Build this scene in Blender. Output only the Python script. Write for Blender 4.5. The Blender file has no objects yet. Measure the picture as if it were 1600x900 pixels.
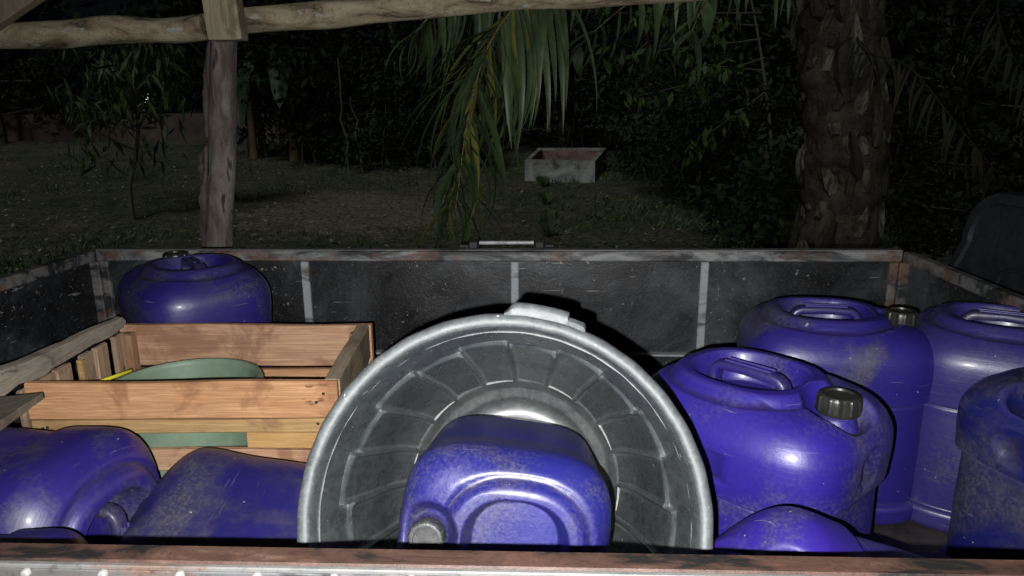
import bpy, bmesh, math, random
import numpy as np
from mathutils import Vector, Matrix, noise
random.seed(7); rng = np.random.default_rng(7)
R = math.radians
SC = bpy.context.scene; COL = SC.collection

# ------------------------------------------------------------------ camera
CAM = Vector((0, 0, 1.65))
F_PX, PITCH, YAW, ROLL = 1100.0, R(13.9), R(1.6), R(0.45)
fwd = Vector((-math.sin(YAW)*math.cos(PITCH), math.cos(YAW)*math.cos(PITCH), -math.sin(PITCH)))
right = fwd.cross(Vector((0, 0, 1))).normalized()
up = right.cross(fwd).normalized()
rot = Matrix.Rotation(ROLL, 3, fwd)
right, up = rot @ right, rot @ up
cam_data = bpy.data.cameras.new('camera'); cam = bpy.data.objects.new('camera', cam_data); COL.objects.link(cam)
m = Matrix((right, up, -fwd)).transposed().to_4x4(); m.translation = CAM; cam.matrix_world = m
cam_data.sensor_width = 36; cam_data.lens = 36*F_PX/1600; cam_data.clip_start = 0.02; cam_data.clip_end = 500
SC.camera = cam

def ray(px, py):
    return (fwd*F_PX + right*(px-800) - up*(py-450)).normalized()
def at_z(px, py, z):
    d = ray(px, py); return CAM + d*((z-CAM.z)/d.z)
def at_y(px, py, y):
    d = ray(px, py); return CAM + d*((y-CAM.y)/d.y)

# ------------------------------------------------------------------ light: night, near-black sky, added fill sun, phone flash
w = bpy.data.worlds.new('World'); SC.world = w; w.use_nodes = True
nt = w.node_tree; sky = nt.nodes.new('ShaderNodeTexSky'); sky.sky_type = 'NISHITA'; sky.sun_disc = False
FILL_EL, FILL_AZ = R(42), R(200)      # sun lamp added to lift the yard, set behind the camera
sky.sun_elevation = FILL_EL; sky.sun_rotation = FILL_AZ
bg = nt.nodes['Background']; nt.links.new(sky.outputs[0], bg.inputs[0]); bg.inputs[1].default_value = 0.0005
sun_d = bpy.data.lights.new('fill_sun', 'SUN'); sun_d.energy = 0.72; sun_d.angle = R(14); sun_d.color = (0.93, 1.0, 0.95)
sun = bpy.data.objects.new('fill_sun', sun_d); COL.objects.link(sun)
md = Vector((math.sin(FILL_AZ)*math.cos(FILL_EL), math.cos(FILL_AZ)*math.cos(FILL_EL), math.sin(FILL_EL)))
sun.rotation_euler = md.to_track_quat('Z', 'Y').to_euler(); sun.location = (0, -5, 8)
fl_d = bpy.data.lights.new('phone_flash', 'SPOT'); fl_d.energy = 135; fl_d.shadow_soft_size = 0.004
fl_d.spot_size = R(155); fl_d.spot_blend = 1.0; fl_d.color = (1.0, 0.985, 0.97)
fl = bpy.data.objects.new('phone_flash', fl_d); COL.objects.link(fl)
fm = m.copy(); fm.translation = CAM + right*(-0.026) + up*(-0.024); fl.matrix_world = fm
SC.view_settings.view_transform = 'Standard'; SC.view_settings.look = 'None'
SC.view_settings.exposure = 0.0; SC.view_settings.gamma = 1.0
SC.cycles.max_bounces = 5; SC.cycles.diffuse_bounces = 3; SC.cycles.glossy_bounces = 3
SC.cycles.transmission_bounces = 2; SC.cycles.transparent_max_bounces = 4

def gz(x, y):
    z = 0.065*max(0.0, min(y, 22)-4.0)
    return z
def ground_hit(px, py):
    d = ray(px, py); t = 1.0
    while t < 80:
        p = CAM + d*t
        if p.z < gz(p.x, p.y): return p
        t += 0.05
    return p
# ------------------------------------------------------------------ material helper
def rgb(c): return (c[0], c[1], c[2], 1)
class NT:
    def __init__(s, name):
        s.m = bpy.data.materials.new(name); s.m.use_nodes = True
        s.t = s.m.node_tree; s.b = s.t.nodes['Principled BSDF']
        s.tc = s.n('ShaderNodeTexCoord'); s.oi = s.n('ShaderNodeObjectInfo')
    def n(s, t): return s.t.nodes.new(t)
    def l(s, a, b): s.t.links.new(a, b)
    def coord(s, scale=(1, 1, 1), world=False, rnd=True):
        mp = s.n('ShaderNodeMapping'); mp.inputs['Scale'].default_value = scale
        if world: s.l(s.n('ShaderNodeNewGeometry').outputs['Position'], mp.inputs[0])
        else: s.l(s.tc.outputs['Object'], mp.inputs[0])
        if rnd and not world:
            vm = s.n('ShaderNodeVectorMath'); vm.operation = 'MULTIPLY'
            s.l(s.oi.outputs['Random'], vm.inputs[0]); vm.inputs[1].default_value = (31, 17, 23)
            s.l(vm.outputs[0], mp.inputs['Location'])
        return mp.outputs[0]
    def noise(s, co, scale, detail=5, rough=0.6, dist=0.0):
        n = s.n('ShaderNodeTexNoise'); n.inputs['Scale'].default_value = scale
        n.inputs['Detail'].default_value = detail; n.inputs['Roughness'].default_value = rough
        n.inputs['Distortion'].default_value = dist; s.l(co, n.inputs['Vector']); return n.outputs['Fac']
    def ramp(s, f, stops):
        r = s.n('ShaderNodeValToRGB'); s.l(f, r.inputs[0]); e = r.color_ramp.elements
        while len(e) < len(stops): e.new(0.5)
        for i, (p, c) in enumerate(stops):
            e[i].position = p; e[i].color = rgb(c) if hasattr(c, '__len__') else (c, c, c, 1)
        return r.outputs[0]
    def mix(s, f, a, b, mode='MIX'):
        x = s.n('ShaderNodeMix'); x.data_type = 'RGBA'; x.blend_type = mode
        for v, i in ((f, 0), (a, 6), (b, 7)):
            if isinstance(v, (int, float)): x.inputs[i].default_value = v if i == 0 else (v, v, v, 1)
            elif isinstance(v, tuple): x.inputs[i].default_value = rgb(v)
            else: s.l(v, x.inputs[i])
        return x.outputs[2]
    def math(s, op, a, b=0.0):
        x = s.n('ShaderNodeMath'); x.operation = op
        for v, i in ((a, 0), (b, 1)):
            if isinstance(v, (int, float)): x.inputs[i].default_value = v
            else: s.l(v, x.inputs[i])
        return x.outputs[0]
    def bump(s, h, strength=0.3, dist=0.01):
        x = s.n('ShaderNodeBump'); x.inputs['Strength'].default_value = strength
        x.inputs['Distance'].default_value = dist; s.l(h, x.inputs['Height']); s.l(x.outputs[0], s.b.inputs['Normal'])
    def out(s, col=None, rough=None, metal=None, spec=None):
        for v, k in ((col, 'Base Color'), (rough, 'Roughness'), (metal, 'Metallic'), (spec, 'Specular IOR Level')):
            if v is None: continue
            if isinstance(v, tuple): s.b.inputs[k].default_value = rgb(v)
            elif isinstance(v, (int, float)): s.b.inputs[k].default_value = v
            else: s.l(v, s.b.inputs[k])
        return s.m

def m_can():
    s = NT('purple_plastic'); co = s.coord()
    big = s.noise(co, 3.6, 6, 0.60, 0.9); mid = s.noise(co, 19, 6, 0.68, 0.5); fine = s.noise(co, 140, 4, 0.7)
    speck = s.noise(co, 75, 2, 0.5); streak = s.noise(s.coord((1, 1, 0.16)), 26, 5, 0.65, 0.3)
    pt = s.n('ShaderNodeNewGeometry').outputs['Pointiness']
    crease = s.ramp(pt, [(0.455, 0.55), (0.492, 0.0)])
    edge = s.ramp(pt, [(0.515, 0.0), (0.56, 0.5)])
    d = s.math('ADD', s.math('MULTIPLY', big, 0.72), s.math('MULTIPLY', mid, 0.16))
    d = s.math('ADD', d, s.math('MULTIPLY', streak, 0.14))
    d = s.math('ADD', d, s.math('MULTIPLY', s.math('SUBTRACT', s.oi.outputs['Alpha'], 0.3), 0.30))
    dirt = s.ramp(d, [(0.50, 0.0), (0.60, 0.45), (0.74, 0.85)])
    col = s.mix(s.ramp(big, [(0.40, 0.0), (0.62, 0.35)]), s.oi.outputs['Color'], (0.010, 0.008, 0.07))
    col = s.mix(dirt, col, s.ramp(mid, [(0.35, (0.022, 0.020, 0.024)), (0.65, (0.060, 0.055, 0.052))]))
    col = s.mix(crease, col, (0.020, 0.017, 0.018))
    film = s.math('MULTIPLY', s.ramp(fine, [(0.44, 0.0), (0.70, 0.40)]), s.ramp(big, [(0.46, 0.0), (0.60, 1.0)]))
    col = s.mix(film, col, (0.13, 0.125, 0.18))
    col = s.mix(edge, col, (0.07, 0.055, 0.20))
    col = s.mix(s.ramp(speck, [(0.745, 0.0), (0.77, 0.8)]), col, (0.34, 0.31, 0.26))
    sc = s.noise(s.coord((1, 1, 26)), 9, 2, 0.5)
    col = s.mix(s.ramp(sc, [(0.72, 0.0), (0.74, 0.35)]), col, (0.20, 0.19, 0.26))
    s.bump(s.math('ADD', s.math('MULTIPLY', fine, 0.10), s.math('ADD', mid, s.math('MULTIPLY', sc, 0.3))), 0.22, 0.004)
    ro = s.math('ADD', s.math('MULTIPLY', dirt, 0.22), s.math('ADD', 0.27, s.math('MULTIPLY', s.math('ADD', mid, fine), 0.17)))
    s.b.inputs['Coat Weight'].default_value = 0.12; s.b.inputs['Coat Roughness'].default_value = 0.18
    return s.out(col, ro, spec=0.75)
def m_simple(name, c, rough=0.5, var=0.25, scale=8, bump=0.2, metal=0.0, bd=0.004, spec=0.5):
    s = NT(name); co = s.coord(); a = s.noise(co, scale, 6, 0.65); f = s.noise(co, scale*9, 4, 0.7)
    k = s.math('ADD', s.math('MULTIPLY', a, 0.6), s.math('MULTIPLY', f, 0.4))
    col = s.ramp(k, [(0.35, tuple(x*(1-var) for x in c)), (0.65, tuple(min(1, x*(1+var)) for x in c))])
    s.bump(k, bump, bd)
    return s.out(col, s.math('ADD', rough-0.1, s.math('MULTIPLY', f, 0.2)), metal, spec)
def m_blackpaint():
    s = NT('chipped_black_paint'); co = s.coord((1, 1, 1), world=True)
    big = s.noise(co, 3.2, 6, 0.62, 0.6); mid = s.noise(co, 22, 6, 0.7, 0.4); fine = s.noise(co, 150, 4, 0.75); chip = s.noise(co, 60, 5, 0.7)
    base = s.ramp(big, [(0.40, (0.004, 0.0045, 0.005)), (0.50, (0.017, 0.019, 0.022)), (0.62, (0.055, 0.063, 0.073))])  # blue-grey patches put the paint's sheen into the base colour
    base = s.mix(s.ramp(mid, [(0.45, 0.0), (0.68, 0.75)]), base, (0.010, 0.010, 0.011))
    base = s.mix(s.ramp(fine, [(0.56, 0.0), (0.68, 0.30)]), base, (0.15, 0.16, 0.175))
    chips = s.math('MULTIPLY', s.ramp(chip, [(0.635, 0.0), (0.66, 1.0)]), s.ramp(s.noise(co, 4.3, 3, 0.5), [(0.44, 0.0), (0.52, 1.0)]))
    col = s.mix(chips, base, s.ramp(fine, [(0.4, (0.17, 0.10, 0.06)), (0.6, (0.42, 0.38, 0.31))]))
    sc = s.noise(s.coord((1, 1, 14), world=True), 9, 2, 0.5)
    col = s.mix(s.ramp(sc, [(0.715, 0.0), (0.735, 0.5)]), col, (0.33, 0.33, 0.31))
    s.bump(s.math('ADD', s.math('MULTIPLY', chips, -0.6), s.math('ADD', mid, s.math('MULTIPLY', fine, 0.5))), 0.35, 0.004)
    return s.out(col, s.math('ADD', 0.20, s.math('MULTIPLY', mid, 0.40)))
def m_railpaint(name, bias=0.0, pale=(0.23, 0.24, 0.24), rt=0.50):
    s = NT(name); co = s.coord((1, 1, 1), world=True)
    a = s.math('ADD', s.noise(s.coord((0.30, 1, 1), world=True), 16, 7, 0.68, 0.7), bias); f = s.noise(co, 110, 5, 0.75); r = s.noise(s.coord((0.45, 1, 1), world=True), 9, 5, 0.65)
    col = s.ramp(a, [(0.40, (0.016, 0.017, 0.018)), (0.47, (0.09, 0.095, 0.10)), (0.57, pale)])
    rust = s.ramp(f, [(0.35, (0.055, 0.026, 0.017)), (0.65, (0.19, 0.115, 0.08))])
    col = s.mix(s.ramp(r, [(rt, 0.0), (rt+0.08, 0.85)]), col, rust)
    col = s.mix(s.ramp(f, [(0.55, 0.0), (0.68, 0.5)]), col, (0.02, 0.02, 0.02))
    s.bump(s.math('ADD', a, s.math('MULTIPLY', f, 0.5)), 0.4, 0.003)
    return s.out(col, 0.55)
def m_rust():
    s = NT('rusty_brown_rail'); co = s.coord((1, 1, 1), world=True)
    a = s.noise(s.coord((0.35, 1, 1), world=True), 26, 6, 0.7, 0.5); f = s.noise(co, 160, 4, 0.75)
    col = s.ramp(a, [(0.41, (0.006, 0.0055, 0.005)), (0.48, (0.040, 0.020, 0.014)), (0.60, (0.066, 0.033, 0.023)), (0.72, (0.12, 0.08, 0.06))])
    col = s.mix(s.ramp(f, [(0.52, 0.0), (0.7, 0.5)]), col, (0.014, 0.011, 0.010))
    s.bump(s.math('ADD', a, f), 0.4, 0.002)
    return s.out(col, 0.6)
def m_wood(name, c1, c2, stain, axis='x', grey=0.0, sc=1.0):
    s = NT(name)
    st = {'x': (1, 9, 9), 'y': (9, 1, 9), 'z': (9, 9, 1)}[axis]
    co = s.coord(st); co1 = s.coord()
    g = s.noise(co, 6*sc, 7, 0.65, 0.8); fi = s.noise(s.coord(tuple(x*x/3+0.5 for x in st)), 9*sc, 5, 0.7, 0.3)
    v = s.noise(co1, 7, 5, 0.6, 0.8); k = s.noise(s.coord(tuple(max(1, x*0.28) for x in st)), 11, 4, 0.6, 0.3)
    col = s.ramp(g, [(0.34, c2), (0.50, tuple((a+b)/2 for a, b in zip(c1, c2))), (0.66, c1)])
    col = s.mix(s.ramp(fi, [(0.44, 0.40), (0.60, 0.0)]), col, tuple(x*0.45 for x in c2))
    col = s.mix(s.ramp(v, [(0.53, 0.0), (0.62, 0.62)]), col, stain)
    col = s.mix(s.ramp(k, [(0.66, 0.0), (0.72, 0.85)]), col, tuple(x*0.6 for x in stain))
    tint = s.ramp(s.oi.outputs['Random'], [(0.0, (0.82, 0.78, 0.74)), (0.5, (1, 1, 1)), (1.0, (1.08, 0.97, 0.80))])
    col = s.mix(1.0, col, tint, 'MULTIPLY')
    if grey: col = s.mix(grey, col, (0.19, 0.18, 0.165))
    s.bump(s.math('ADD', g, fi), 0.5, 0.003)
    return s.out(col, 0.72, spec=0.25)
def m_log():
    s = NT('peeled_log_bark'); co = s.coord((1, 1, 1), world=True)
    a = s.noise(s.coord((0.35, 1, 1), world=True), 14, 7, 0.68, 0.8); f = s.noise(co, 70, 5, 0.7); p = s.noise(s.coord((0.4, 1, 1), world=True), 30, 3, 0.5, 0.2)
    col = s.ramp(a, [(0.36, (0.075, 0.058, 0.038)), (0.46, (0.26, 0.215, 0.14)), (0.60, (0.42, 0.365, 0.255))])
    col = s.mix(s.ramp(p, [(0.64, 0.0), (0.68, 0.8)]), col, (0.42, 0.42, 0.40))
    col = s.mix(s.ramp(f, [(0.55, 0.0), (0.72, 0.7)]), col, (0.05, 0.034, 0.022))
    s.bump(s.math('ADD', a, s.math('MULTIPLY', f, 0.6)), 0.8, 0.012)
    return s.out(col, 0.8, spec=0.2)
def m_post():
    s = NT('grey_brown_post_bark'); co = s.coord((1, 1, 0.35), world=True)
    a = s.noise(co, 13, 7, 0.68, 0.6); f = s.noise(co, 80, 5, 0.72); p = s.noise(co, 13, 4, 0.55, 0.8)
    col = s.ramp(a, [(0.36, (0.09, 0.072, 0.064)), (0.50, (0.18, 0.155, 0.14)), (0.64, (0.26, 0.235, 0.215))])
    col = s.mix(s.ramp(p, [(0.60, 0.0), (0.64, 0.85)]), col, (0.022, 0.014, 0.011))
    col = s.mix(s.ramp(f, [(0.52, 0.0), (0.7, 0.5)]), col, (0.12, 0.060, 0.040))
    s.bump(s.math('ADD', a, s.math('MULTIPLY', f, 0.5)), 0.9, 0.012)
    return s.out(col, 0.85, spec=0.2)
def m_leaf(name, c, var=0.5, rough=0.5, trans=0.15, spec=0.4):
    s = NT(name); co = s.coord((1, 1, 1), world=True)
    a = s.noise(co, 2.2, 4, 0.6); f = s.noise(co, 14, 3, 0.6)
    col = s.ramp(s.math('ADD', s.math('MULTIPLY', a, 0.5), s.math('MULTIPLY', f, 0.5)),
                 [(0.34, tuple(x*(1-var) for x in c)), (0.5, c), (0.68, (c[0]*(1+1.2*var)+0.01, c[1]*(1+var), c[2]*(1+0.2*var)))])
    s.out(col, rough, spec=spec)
    return s.m
def m_ground():
    s = NT('grassy_soil'); co = s.coord((1, 1, 1), world=True)
    a = s.noise(co, 0.55, 6, 0.62, 0.5); b = s.noise(co, 3.0, 6, 0.7, 0.4); f = s.noise(co, 16, 6, 0.75)
    k = s.math('ADD', s.math('MULTIPLY', a, 0.55), s.math('MULTIPLY', b, 0.45))
    col = s.ramp(k, [(0.38, (0.075, 0.100, 0.060)), (0.47, (0.165, 0.175, 0.120)), (0.56, (0.24, 0.21, 0.17)), (0.68, (0.34, 0.29, 0.25))])
    col = s.mix(s.ramp(f, [(0.40, 0.75), (0.56, 0.0)]), col, (0.030, 0.036, 0.022))
    pc = ground_hit(575, 330); sub = s.n('ShaderNodeVectorMath'); sub.operation = 'SUBTRACT'; s.l(co, sub.inputs[0]); sub.inputs[1].default_value = tuple(pc)
    scl = s.n('ShaderNodeVectorMath'); scl.operation = 'MULTIPLY'; s.l(sub.outputs[0], scl.inputs[0]); scl.inputs[1].default_value = (0.45, 0.55, 0.0)
    ln = s.n('ShaderNodeVectorMath'); ln.operation = 'LENGTH'; s.l(scl.outputs[0], ln.inputs[0])
    msk = s.math('ADD', ln.outputs['Value'], s.math('MULTIPLY', s.math('SUBTRACT', b, 0.5), 2.6))
    soil = s.ramp(f, [(0.38, (0.14, 0.115, 0.095)), (0.60, (0.46, 0.39, 0.33))])
    col = s.mix(s.ramp(msk, [(0.55, 0.9), (1.25, 0.0)]), col, soil)
    sp = s.noise(co, 24, 3, 0.5)
    col = s.mix(s.ramp(sp, [(0.70, 0.0), (0.73, 0.6)]), col, (0.30, 0.27, 0.21))
    s.bump(s.math('ADD', b, f), 1.0, 0.12)
    return s.out(col, 0.95, spec=0.1)
def m_concrete():
    s = NT('weathered_concrete'); co = s.coord((1, 1, 1), world=True)
    a = s.noise(co, 2.5, 7, 0.68, 0.7); f = s.noise(co, 30, 5, 0.7)
    col = s.ramp(a, [(0.36, (0.06, 0.06, 0.057)), (0.48, (0.25, 0.245, 0.24)), (0.64, (0.42, 0.41, 0.41))])
    col = s.mix(s.ramp(f, [(0.5, 0.0), (0.7, 0.5)]), col, (0.05, 0.052, 0.045))
    s.bump(s.math('ADD', a, f), 0.6, 0.01); return s.out(col, 0.9)
def m_bin(name, c, wear, rough=0.34, bs=0.2, top=1.6, ew=0.0):
    s = NT(name); co = s.coord()
    a = s.noise(co, 7, 6, 0.65, 0.5); f = s.noise(co, 130, 4, 0.75); st = s.noise(s.coord((3, 3, 1)), 16, 6, 0.7, 1.0); sp = s.noise(co, 90, 2, 0.5)
    k = s.math('ADD', s.math('MULTIPLY', a, 0.5), s.math('MULTIPLY', st, 0.5))
    col = s.ramp(k, [(0.36, tuple(x*0.6 for x in c)), (0.5, c), (0.66, tuple(x*top for x in c))])
    col = s.mix(s.math('MULTIPLY', s.ramp(f, [(0.48, 0.0), (0.66, 1.0)]), wear), col, (0.52, 0.54, 0.54))
    col = s.mix(s.ramp(sp, [(0.74, 0.0), (0.76, 0.8)]), col, (0.5, 0.5, 0.47))
    pt = s.n('ShaderNodeNewGeometry').outputs['Pointiness']
    col = s.mix(s.ramp(pt, [(0.512, 0.0), (0.56, ew)]), col, (0.34, 0.36, 0.37))
    s.bump(s.math('ADD', s.math('MULTIPLY', k, 0.8), s.math('MULTIPLY', f, 0.3)), bs, 0.003)
    return s.out(col, s.math('ADD', rough-0.08, s.math('MULTIPLY', st, 0.3)), spec=0.8)
def m_boot():
    s = NT('palm_leaf_base'); co = s.coord((1, 1, 0.5), world=True); a = s.noise(co, 9, 6, 0.7, 0.8); f = s.noise(co, 60, 5, 0.7)
    c = s.ramp(s.oi.outputs['Random'], [(0.0, (0.035, 0.029, 0.022)), (0.6, (0.085, 0.074, 0.060)), (0.70, (0.12, 0.11, 0.09)), (1.0, (0.20, 0.185, 0.155))])
    col = s.mix(s.ramp(a, [(0.42, 0.85), (0.58, 0.0)]), c, (0.028, 0.026, 0.018))
    col = s.mix(s.ramp(f, [(0.5, 0.0), (0.68, 0.5)]), col, (0.02, 0.016, 0.012))
    s.bump(s.math('ADD', a, f), 1.0, 0.02); return s.out(col, 0.9, spec=0.1)
def m_emit(name, c, e):
    s = NT(name); s.b.inputs['Emission Color'].default_value = rgb(c); s.b.inputs['Emission Strength'].default_value = e
    return s.out(c, 0.5)

M = dict(
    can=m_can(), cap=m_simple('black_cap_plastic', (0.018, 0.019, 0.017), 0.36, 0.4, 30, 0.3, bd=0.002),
    greycap=m_simple('scuffed_cap_plastic', (0.060, 0.062, 0.062), 0.42, 0.55, 50, 0.5, bd=0.002),
    paint=m_blackpaint(), rail=m_railpaint('worn_rail_paint', -0.02), stake=m_railpaint('pale_stake_paint', 0.09, (0.30, 0.32, 0.335), 0.58),
    edge=m_railpaint('pale_edge_paint', 0.06, (0.13, 0.13, 0.125), 0.58), rust=m_rust(),
    speck=m_railpaint('speckled_outer_face', -0.055, (0.085, 0.080, 0.075), 0.56), endrail=m_railpaint('grey_end_rail', -0.03, (0.16, 0.15, 0.14)),
    bolt=m_simple('bright_bolt_metal', (0.22, 0.22, 0.215), 0.5, 0.2, 90, 0.4, bd=0.001),
    darkmetal=m_simple('dark_cab_metal', (0.016, 0.020, 0.024), 0.42, 0.5, 6, 0.25),
    rod=m_simple('worn_bright_rod', (0.34, 0.35, 0.36), 0.35, 0.5, 60, 0.4, bd=0.001),
    black=m_simple('flat_black_metal', (0.008, 0.008, 0.009), 0.6, 0.4, 30, 0.4),
    floor=m_simple('bed_floor_steel', (0.035, 0.03, 0.028), 0.6, 0.6, 12, 0.4),
    wood=m_wood('new_orange_timber', (0.55, 0.355, 0.225), (0.44, 0.25, 0.15), (0.20, 0.095, 0.06)),
    woody=m_wood('yellow_timber', (0.54, 0.37, 0.18), (0.42, 0.26, 0.115), (0.20, 0.11, 0.06)),
    woodz=m_wood('upright_timber', (0.42, 0.26, 0.15), (0.30, 0.17, 0.095), (0.15, 0.08, 0.05), 'z'),
    grey=m_wood('weathered_timber', (0.42, 0.37, 0.30), (0.25, 0.215, 0.17), (0.075, 0.052, 0.04), 'y', 0.12),
    greyz=m_wood('weathered_upright_timber', (0.46, 0.34, 0.235), (0.31, 0.205, 0.14), (0.12, 0.07, 0.05), 'z', 0.05),
    sawn=m_wood('pale_sawn_timber', (0.42, 0.37, 0.26), (0.31, 0.27, 0.185), (0.13, 0.10, 0.07), 'z', 0.0),
    green=m_simple('sage_green_plastic', (0.165, 0.235, 0.165), 0.5, 0.18, 5, 0.12),
    yellow=m_simple('yellow_stick', (0.62, 0.60, 0.03), 0.5, 0.1, 20, 0.1),
    log=m_log(), post=m_post(),
    binin=m_bin('dark_bin_plastic', (0.080, 0.091, 0.091), 0.06, 0.22, 0.06, 1.5, 0.75), binbot=m_bin('bin_base_plastic', (0.085, 0.095, 0.095), 0.10, 0.30, 0.12, 1.5), binrim=m_bin('worn_bin_rim', (0.070, 0.079, 0.083), 0.08, 0.52, 0.2),
    frond=m_leaf('palm_leaflet', (0.062, 0.098, 0.044), 0.45, 0.46, spec=0.45), frondy=m_leaf('yellowing_leaflet', (0.16, 0.165, 0.035), 0.4, 0.4),
    leafdim=m_leaf('dimmed_leaflet', (0.016, 0.018, 0.012), 0.4, 0.8, spec=0.15),  # leaflet colour darkened to paint the flash falloff on the right-hand fronds
    rachis=m_simple('palm_rachis', (0.14, 0.12, 0.06), 0.5, 0.4, 20, 0.3),
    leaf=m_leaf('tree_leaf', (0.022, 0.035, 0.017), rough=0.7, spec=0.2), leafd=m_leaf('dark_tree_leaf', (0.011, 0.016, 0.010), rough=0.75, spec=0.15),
    sap=m_leaf('sapling_leaf', (0.042, 0.060, 0.024), spec=0.2), banana=m_leaf('banana_leaf', (0.026, 0.050, 0.030), 0.4, spec=0.2),
    litleaf=m_leaf('lit_leaf', (0.045, 0.080, 0.020), 0.4, spec=0.25),  # lighter copy of the leaf green, paints one branch as lit
    twig=m_simple('twig_bark', (0.075, 0.066, 0.054), 0.85, 0.4, 10, 0.6), palmbark=m_simple('palm_bark', (0.050, 0.043, 0.034), 0.9, 0.9, 8, 1.0, bd=0.03, spec=0.1),
    boot=m_boot(),
    ground=m_ground(), grass=m_leaf('grass_blade', (0.070, 0.100, 0.045), 0.5, 0.7, spec=0.2), litter=m_simple('dry_litter', (0.24, 0.20, 0.145), 0.8, 0.5, 2, 0.1),
    concrete=m_concrete(), brickred=m_simple('stained_red_lining', (0.19, 0.115, 0.10), 0.9, 0.6, 5.0, 0.5, bd=0.02),
    brickwall=m_simple('stained_wall', (0.085, 0.060, 0.052), 0.9, 0.5, 2.0, 0.5, bd=0.02),
    house=m_simple('pale_house_wall', (0.14, 0.16, 0.17), 0.8, 0.3, 2, 0.1), roof=m_simple('corrugated_roof', (0.10, 0.085, 0.075), 0.6, 0.5, 3, 0.3),
    lamp=m_emit('lamp_glow', (0.75, 0.95, 1.0), 2.2), bananastem=m_simple('banana_stem', (0.15, 0.085, 0.05), 0.7, 0.5, 5, 0.4))

# ------------------------------------------------------------------ object helpers
def wloc(o):
    v = Vector((0, 0, 0))
    while o is not None: v = v + o.location; o = o.parent
    return v
class MB:
    def __init__(s): s.v = []; s.f = []; s.n = 0
    def add(s, v, f):
        s.v.append(np.asarray(v, dtype=float).reshape(-1, 3)); n = s.n
        s.f.extend([tuple(i+n for i in q) for q in f]); s.n += len(s.v[-1]); return s
    def box(s, c, size, ax=None, jit=0.0, ch=0.0):
        """chamfered box: c centre, size full sizes, ax 3 axis vectors"""
        h = np.array(size, float)/2; ch = min(ch, h.min()*0.45); A = np.eye(3) if ax is None else np.array([list(a) for a in ax], float)
        bm = bmesh.new(); bmesh.ops.create_cube(bm, size=1.0)
        for v in bm.verts: v.co = Vector((v.co.x*2*h[0], v.co.y*2*h[1], v.co.z*2*h[2]))
        if ch > 0: bmesh.ops.bevel(bm, geom=list(bm.edges), offset=ch, segments=1, affect='EDGES')
        bm.verts.ensure_lookup_table(); vs = np.array([list(v.co) for v in bm.verts]); fs = [tuple(v.index for v in f.verts) for f in bm.faces]; bm.free()
        if jit: vs = vs + rng.normal(0, jit, vs.shape)
        return s.add(vs @ A + np.array(list(c)), fs)
    def tube(s, pts, rad, seg=12, caps=True, wob=0.0, frame=None, sect=None):
        pts = [Vector(p) for p in pts]; n = len(pts)
        if isinstance(rad, (int, float)): rad = [rad]*n
        up0 = Vector(frame) if frame else Vector((0, 0, 1)); V = []; seg = len(sect) if sect else seg
        for i, p in enumerate(pts):
            t = (pts[min(i+1, n-1)]-pts[max(i-1, 0)]).normalized()
            a = up0 - t*up0.dot(t)
            if a.length < 1e-3: a = Vector((1, 0, 0)) - t*t.x
            a.normalize(); b = t.cross(a); up0 = a
            for k in range(seg):
                if sect: q = p + a*sect[k][1]*rad[i] + b*sect[k][0]*rad[i]
                else:
                    th = 2*math.pi*k/seg; rr = rad[i]
                    if wob: rr *= 1 + wob*noise.noise(Vector((math.cos(th)*1.4+p.x*3, math.sin(th)*1.4+p.y*3, p.z*3)))*1.6
                    q = p + (a*math.cos(th) + b*math.sin(th))*rr
                V.append(tuple(q))
        Fc = [(i*seg+k, i*seg+(k+1) % seg, (i+1)*seg+(k+1) % seg, (i+1)*seg+k) for i in range(n-1) for k in range(seg)]
        if caps: Fc += [tuple(reversed(range(seg))), tuple(range((n-1)*seg, n*seg))]
        return s.add(V, Fc)
    def lathe(s, prof, seg=32, rfun=None):
        V = []; n = len(prof)
        for i, (r, z) in enumerate(prof):
            for k in range(seg):
                th = 2*math.pi*k/seg; rr = r if rfun is None else rfun(r, z, th, i)
                V.append((rr*math.cos(th), rr*math.sin(th), z))
        Fc = [(i*seg+k, i*seg+(k+1) % seg, (i+1)*seg+(k+1) % seg, (i+1)*seg+k) for i in range(n-1) for k in range(seg)]
        return s.add(V, Fc)
    def grid(s, P):
        P = np.asarray(P); a, b = P.shape[:2]
        return s.add(P.reshape(-1, 3), [(i*b+j, i*b+j+1, (i+1)*b+j+1, (i+1)*b+j) for i in range(a-1) for j in range(b-1)])
    def mesh(s, name, mat, smooth=False, off=None):
        v = np.concatenate(s.v)
        if off is not None: v = v - np.array(list(off))
        me = bpy.data.meshes.new(name); me.from_pydata(v.tolist(), [], s.f); me.materials.append(mat)
        if smooth is True: me.shade_smooth()
        elif smooth:
            me.shade_smooth(); me.set_sharp_from_angle(angle=R(smooth))
        me.update(); return me
    def build(s, name, mat, parent=None, smooth=False, world=True, solid=True):
        off = wloc(parent) if (parent is not None and world) else None
        return link(name, s.mesh(name, mat, smooth, off), parent)
def link(name, me, parent=None, loc=(0, 0, 0)):
    o = bpy.data.objects.new(name, me); COL.objects.link(o); o.parent = parent; o.location = loc; return o
def tag(o, label=None, cat=None, group=None, kind=None):
    if label: o['label'] = label
    if cat: o['category'] = cat
    if group: o['group'] = group
    if kind: o['kind'] = kind
    return o
def empty(name, loc, label=None, cat=None, group=None):
    o = bpy.data.objects.new(name, None); COL.objects.link(o); o.location = loc; o.empty_display_size = 0.1
    return tag(o, label, cat, group)
def copy_tree(o, parent=None):
    c = o.copy(); COL.objects.link(c); c.parent = parent
    for ch in list(o.children): copy_tree(ch, c)
    return c

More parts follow.
